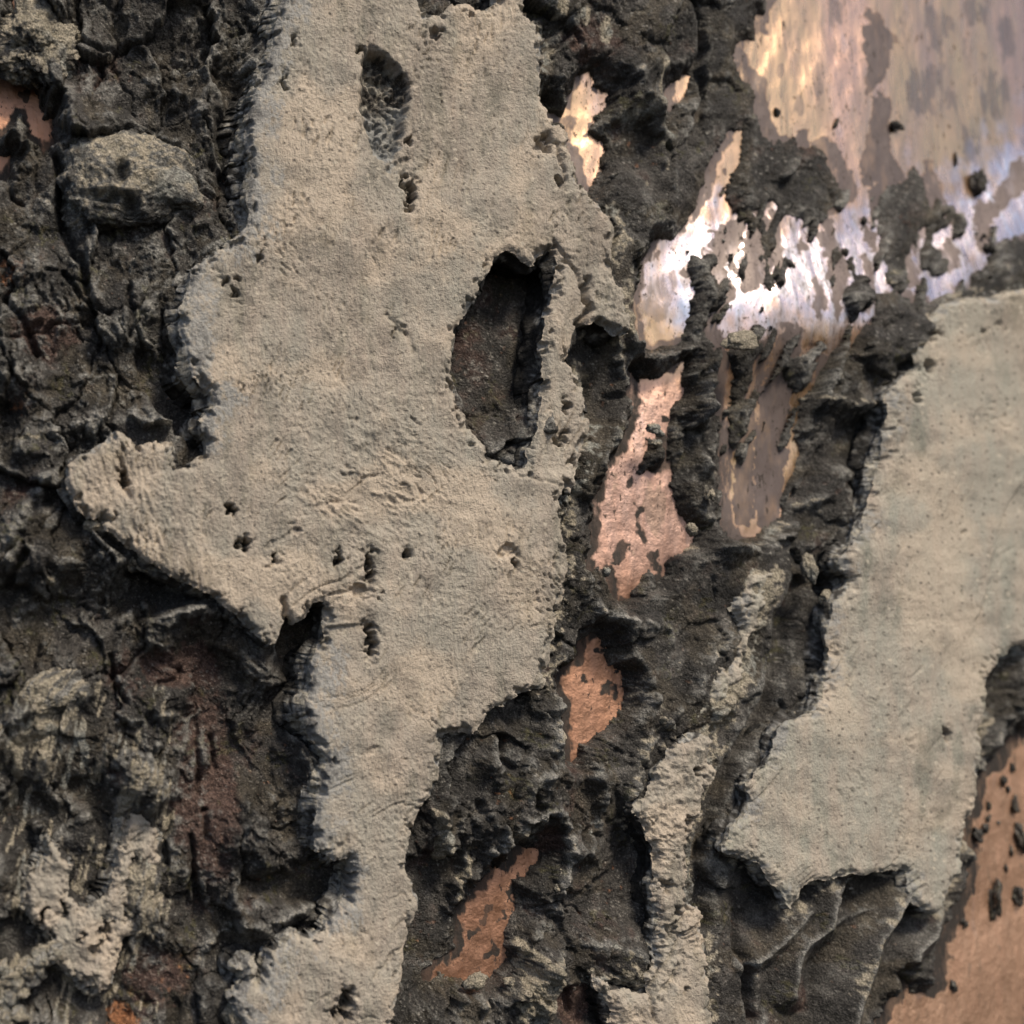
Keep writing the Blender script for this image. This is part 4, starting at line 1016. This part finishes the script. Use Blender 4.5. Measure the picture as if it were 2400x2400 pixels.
build_slab(sdD, (40, 1860, 400, 2350), 74, 20, relief_D, 'mortar_patch', 'small warm beige mortar patch with finger-like lobes on the brown furrowed crust', 'mortar patch', M_SLAB, 230, ragged=(9, 5), slope=.5)

# ---------------------------------------------------------------- nodules, flakes and crumbs
import bmesh
def ball(sub):
    bm = bmesh.new(); bmesh.ops.create_icosphere(bm, subdivisions=sub, radius=1.0)
    v = np.array([q.co[:] for q in bm.verts]); f = np.array([[l.index for l in p.verts] for p in bm.faces]); bm.free()
    return v, f
BALLS = {k_: ball(k_) for k_ in (3, 4, 6)}
M_NODULE = crust_material('dusty_nodule')

def lump_shape(sub, seed, rough, boxy=0.0):
    v, f = BALLS[sub]
    d = 1 + rough * (.9 * perlin3(v[:, 0] * 1.1, v[:, 1] * 1.1, v[:, 2] * 1.1, seed) + .5 * perlin3(v[:, 0] * 2.6, v[:, 1] * 2.6, v[:, 2] * 2.6, seed + 1)
                     + .3 * np.abs(perlin3(v[:, 0] * 6, v[:, 1] * 6, v[:, 2] * 6, seed + 2)) + .16 * perlin3(v[:, 0] * 15, v[:, 1] * 15, v[:, 2] * 15, seed + 3))
    v = v * d[:, None]
    if boxy: v = np.sign(v) * np.abs(v) ** (1 - boxy)
    return v, f

def panel_h(cx, cy, h):
    """point showing at photo pixel cx, cy that lies h above the copper there"""
    P, N = on_panel(np.array([cx], float), np.array([cy], float), h)
    return P[0], N[0]

def place_lump(name, label, cat, cx, cy, rx, ry, rz, h, rot, seed, tan=-.3, dust=.3, red=.2, rough=.5, sub=4, group=None, mat=None, carve=None):
    P, N = panel_h(cx, cy, h + float(copper_shape(np.array([cx], F), np.array([cy], F))[0]))
    tx = np.array([-N[1], N[0], 0]); tx /= np.linalg.norm(tx); ty = np.cross(N, tx); ty *= 1 if ty[2] > 0 else -1
    v, f = lump_shape(sub, seed, rough)
    if carve is not None: v = carve(v)
    a = math.radians(rot); u = v[:, 0] * rx; w = v[:, 1] * ry
    u, w = u * math.cos(a) - w * math.sin(a), u * math.sin(a) + w * math.cos(a)
    V = P + tx * u[:, None] + ty * w[:, None] + N * (v[:, 2:3] * rz)
    n = len(v)
    up = v[:, 1] * .5 + v[:, 2] * .5  # tops painted paler as if lit, through extra tan and settled dust
    o = mesh_obj(name, V, f, mat or M_CRUST, None, {'col': crust_colour((cx + u * 1.0 + 30 * v[:, 2]).astype(F), (cy - w + 20 * v[:, 2]).astype(F), {'tan': (np.full(n, tan) + .25 * up).astype(F), 'dust': (np.full(n, dust) + .3 * up).astype(F), 'red': np.full(n, red, F), 'rust': np.full(n, -.2, F)})})
    return tag(o, label, cat, group)

def notch(v):
    v = v.copy()
    v[:, 1] += .16 * np.sin(v[:, 0] * 2.2 + .4); v[:, 1] *= 1 + .22 * (np.abs(v[:, 0]) > .55) * np.clip(np.abs(v[:, 0]) - .55, 0, 1)
    for (a, b, ra, rb, dp) in ((-.12, .05, .10, .26, .45), (.05, -.62, .13, .2, .4), (-.35, -.45, .3, .12, .25), (.38, .1, .3, .2, -.12)):
        g = np.exp(-(((v[:, 0] - a) / ra) ** 2 + ((v[:, 1] - b) / rb) ** 2) ** 2) * (v[:, 2] > 0)
        v[:, 2] -= dp * g
    return v
place_lump('nodule', 'large rounded grey-beige nodule with a small square notch, bulging from dark crust', 'nodule', 300, 440, 140, 104, 84, 58, -4, 17, .36, .85, .1, .30, 6, carve=notch)
place_lump('nodule', 'knobbly olive-beige nodule hanging above the small orange copper patch', 'nodule', 88, 105, 78, 74, 44, 66, -30, 23, .52, .7, .1, .6, 6)
place_lump('nodule', 'smooth tan rounded mound streaked with dark runs, below the slanting spur edge', 'nodule', 125, 1625, 70, 44, 36, 70, 18, 31, .45, .7, .2, .4, 6)
place_lump('mortar_flake', 'thin tan flake lying across the shining copper streaks', 'flake', 1737, 798, 50, 23, 12, 62, 4, 37, .75, .7, 0, .45, 4)
place_lump('mortar_flake', 'pale grey upright flake at the foot of the smooth slab', 'flake', 1897, 1335, 19, 38, 16, 92, 20, 41, .55, 1.0, 0, .5, 4)
place_lump('mortar_flake', 'small square pale chip beside the upright pale flake', 'flake', 1936, 1402, 19, 20, 14, 92, 10, 43, .75, .8, 0, .4, 4)
place_lump('mortar_lump', 'beige lump clinging to the left lobe of the pierced slab beside dark crust', 'lump', 555, 2378, 26, 36, 26, 92, 0, 47, .8, .8, 0, .5, 4)
place_lump('mortar_lump', 'crumbling beige lump hanging from the slanting spur edge', 'lump', 325, 1322, 22, 16, 16, 84, -20, 49, .6, .9, 0, .6, 4)
place_lump('mortar_lump', 'tiny beige knob dangling below the blunt tip of the spur', 'lump', 218, 1228, 17, 15, 14, 100, 0, 51, .8, .7, 0, .5, 4)

UP = [(2290,430,24,34,20,8,-10),(2100,296,21,13,12,8,0),(1852,622,17,12,8,4,-10),(1740,640,7,18,7,3,-6),(1980,592,11,9,8,4,0),(2026,517,11,10,8,4,0),
      (2306,553,7,7,6,3,0),(2320,580,16,13,12,6,0),(2240,372,4,22,5,4,-8),(1822,262,7,12,6,4,30),(1960,290,5,18,6,4,-25)]
for i, (cx, cy, rx, ry, rz, h, r) in enumerate(UP):
    lab = {0: 'dark hooked lump standing alone on the bright upper copper', 1: 'small dark lump beside the tall violet-grey stain on the copper',
           2: 'flat six-sided dark flake among the white copper streaks'}.get(i, 'small dark crumb on the bright upper copper')
    place_lump('dark_crumb', lab, 'crumb', cx, cy, rx, ry, rz, h, r, 60 + i * 3, -.3, .15, .2, .7, 3 if rx < 14 else 4, 'dark crumbs on the upper copper' if i > 2 else None)
LOW = [(2332,2105,17,42,16,8,-14),(2386,2100,15,20,13,7,0),(2392,1960,17,34,14,8,14),(2378,1888,11,20,10,6,0),(2317,1890,6,10,6,4,0),(2316,1918,7,7,6,4,0),(2308,1942,9,12,8,5,0),
       (2290,1958,16,16,12,6,0),(2235,2312,9,14,8,5,20),(2352,1830,10,13,8,5,-20),(2362,1850,5,9,5,3,0),(2340,1928,8,4,3,1,0),
       (2370,1995,6,12,5,3,0),(2358,2035,5,12,5,3,10),(2256,2160,10,6,6,3,20),(2262,2168,5,10,5,3,-40),(2372,1800,7,12,6,3,0)]
for i, (cx, cy, rx, ry, rz, h, r) in enumerate(LOW):
    lab = {0: 'long drop-shaped dark crumb on the plain brown copper', 1: 'round dark crumb beside the drop-shaped one on brown copper',
           2: 'largest ragged dark crumb on brown copper, above the round one'}.get(i, 'small dark crumb on the plain brown copper')
    place_lump('dark_crumb', lab, 'crumb', cx, cy, rx, ry, rz, h, r, 160 + i * 3, -.4, .25, .2, 1.0, 3 if rx < 12 else 4, 'dark crumbs on the brown copper' if i > 2 else None)
PALE = [(28,2292,18,16),(60,2266,19,15),(95,2246,21,17),(125,2232,17,17),(16,2340,20,17),(10,2384,15,20),(44,2378,13,18),(5,2268,14,12),(52,2330,8,16)]
for i, (cx, cy, rx, ry) in enumerate(PALE):
    place_lump('pale_crumb', 'pale grey crumb in the curved row beside the dark hollow', 'crumb', cx, cy, rx, ry, 13, 74, i * 37, 240 + i * 3, .55, 1.0, 0, .6, 3 if rx < 15 else 4, 'pale crumbs beside the dark hollow')
TANC = [(1530,1005,17,11),(1545,1015,9,12),(1540,1040,8,14),(1555,1688,16,9),(1572,1700,10,12),(1445,1012,14,9),(1300,606,9,11),(1290,648,10,7),(1292,1905,13,10),(1262,1925,12,12),
        (1305,2082,9,8),(1318,2050,10,14),(1285,1920,10,8),(1115,2300,18,22),(1195,2302,14,10),(1620,1240,12,16),(1665,1160,13,11),(1420,1340,8,10),(1395,1050,9,12),(1240,1935,14,8)]
for i, (cx, cy, rx, ry) in enumerate(TANC):
    place_lump('tan_crumb', 'small tan crumb stuck to dark crust between the two big slabs', 'crumb', cx, cy, rx, ry, 11, 70, i * 51, 300 + i * 3, .6, .9, 0, .65, 3, 'tan crumbs on the middle crust')
print('geometry', round(time.time() - T0, 1), 's')
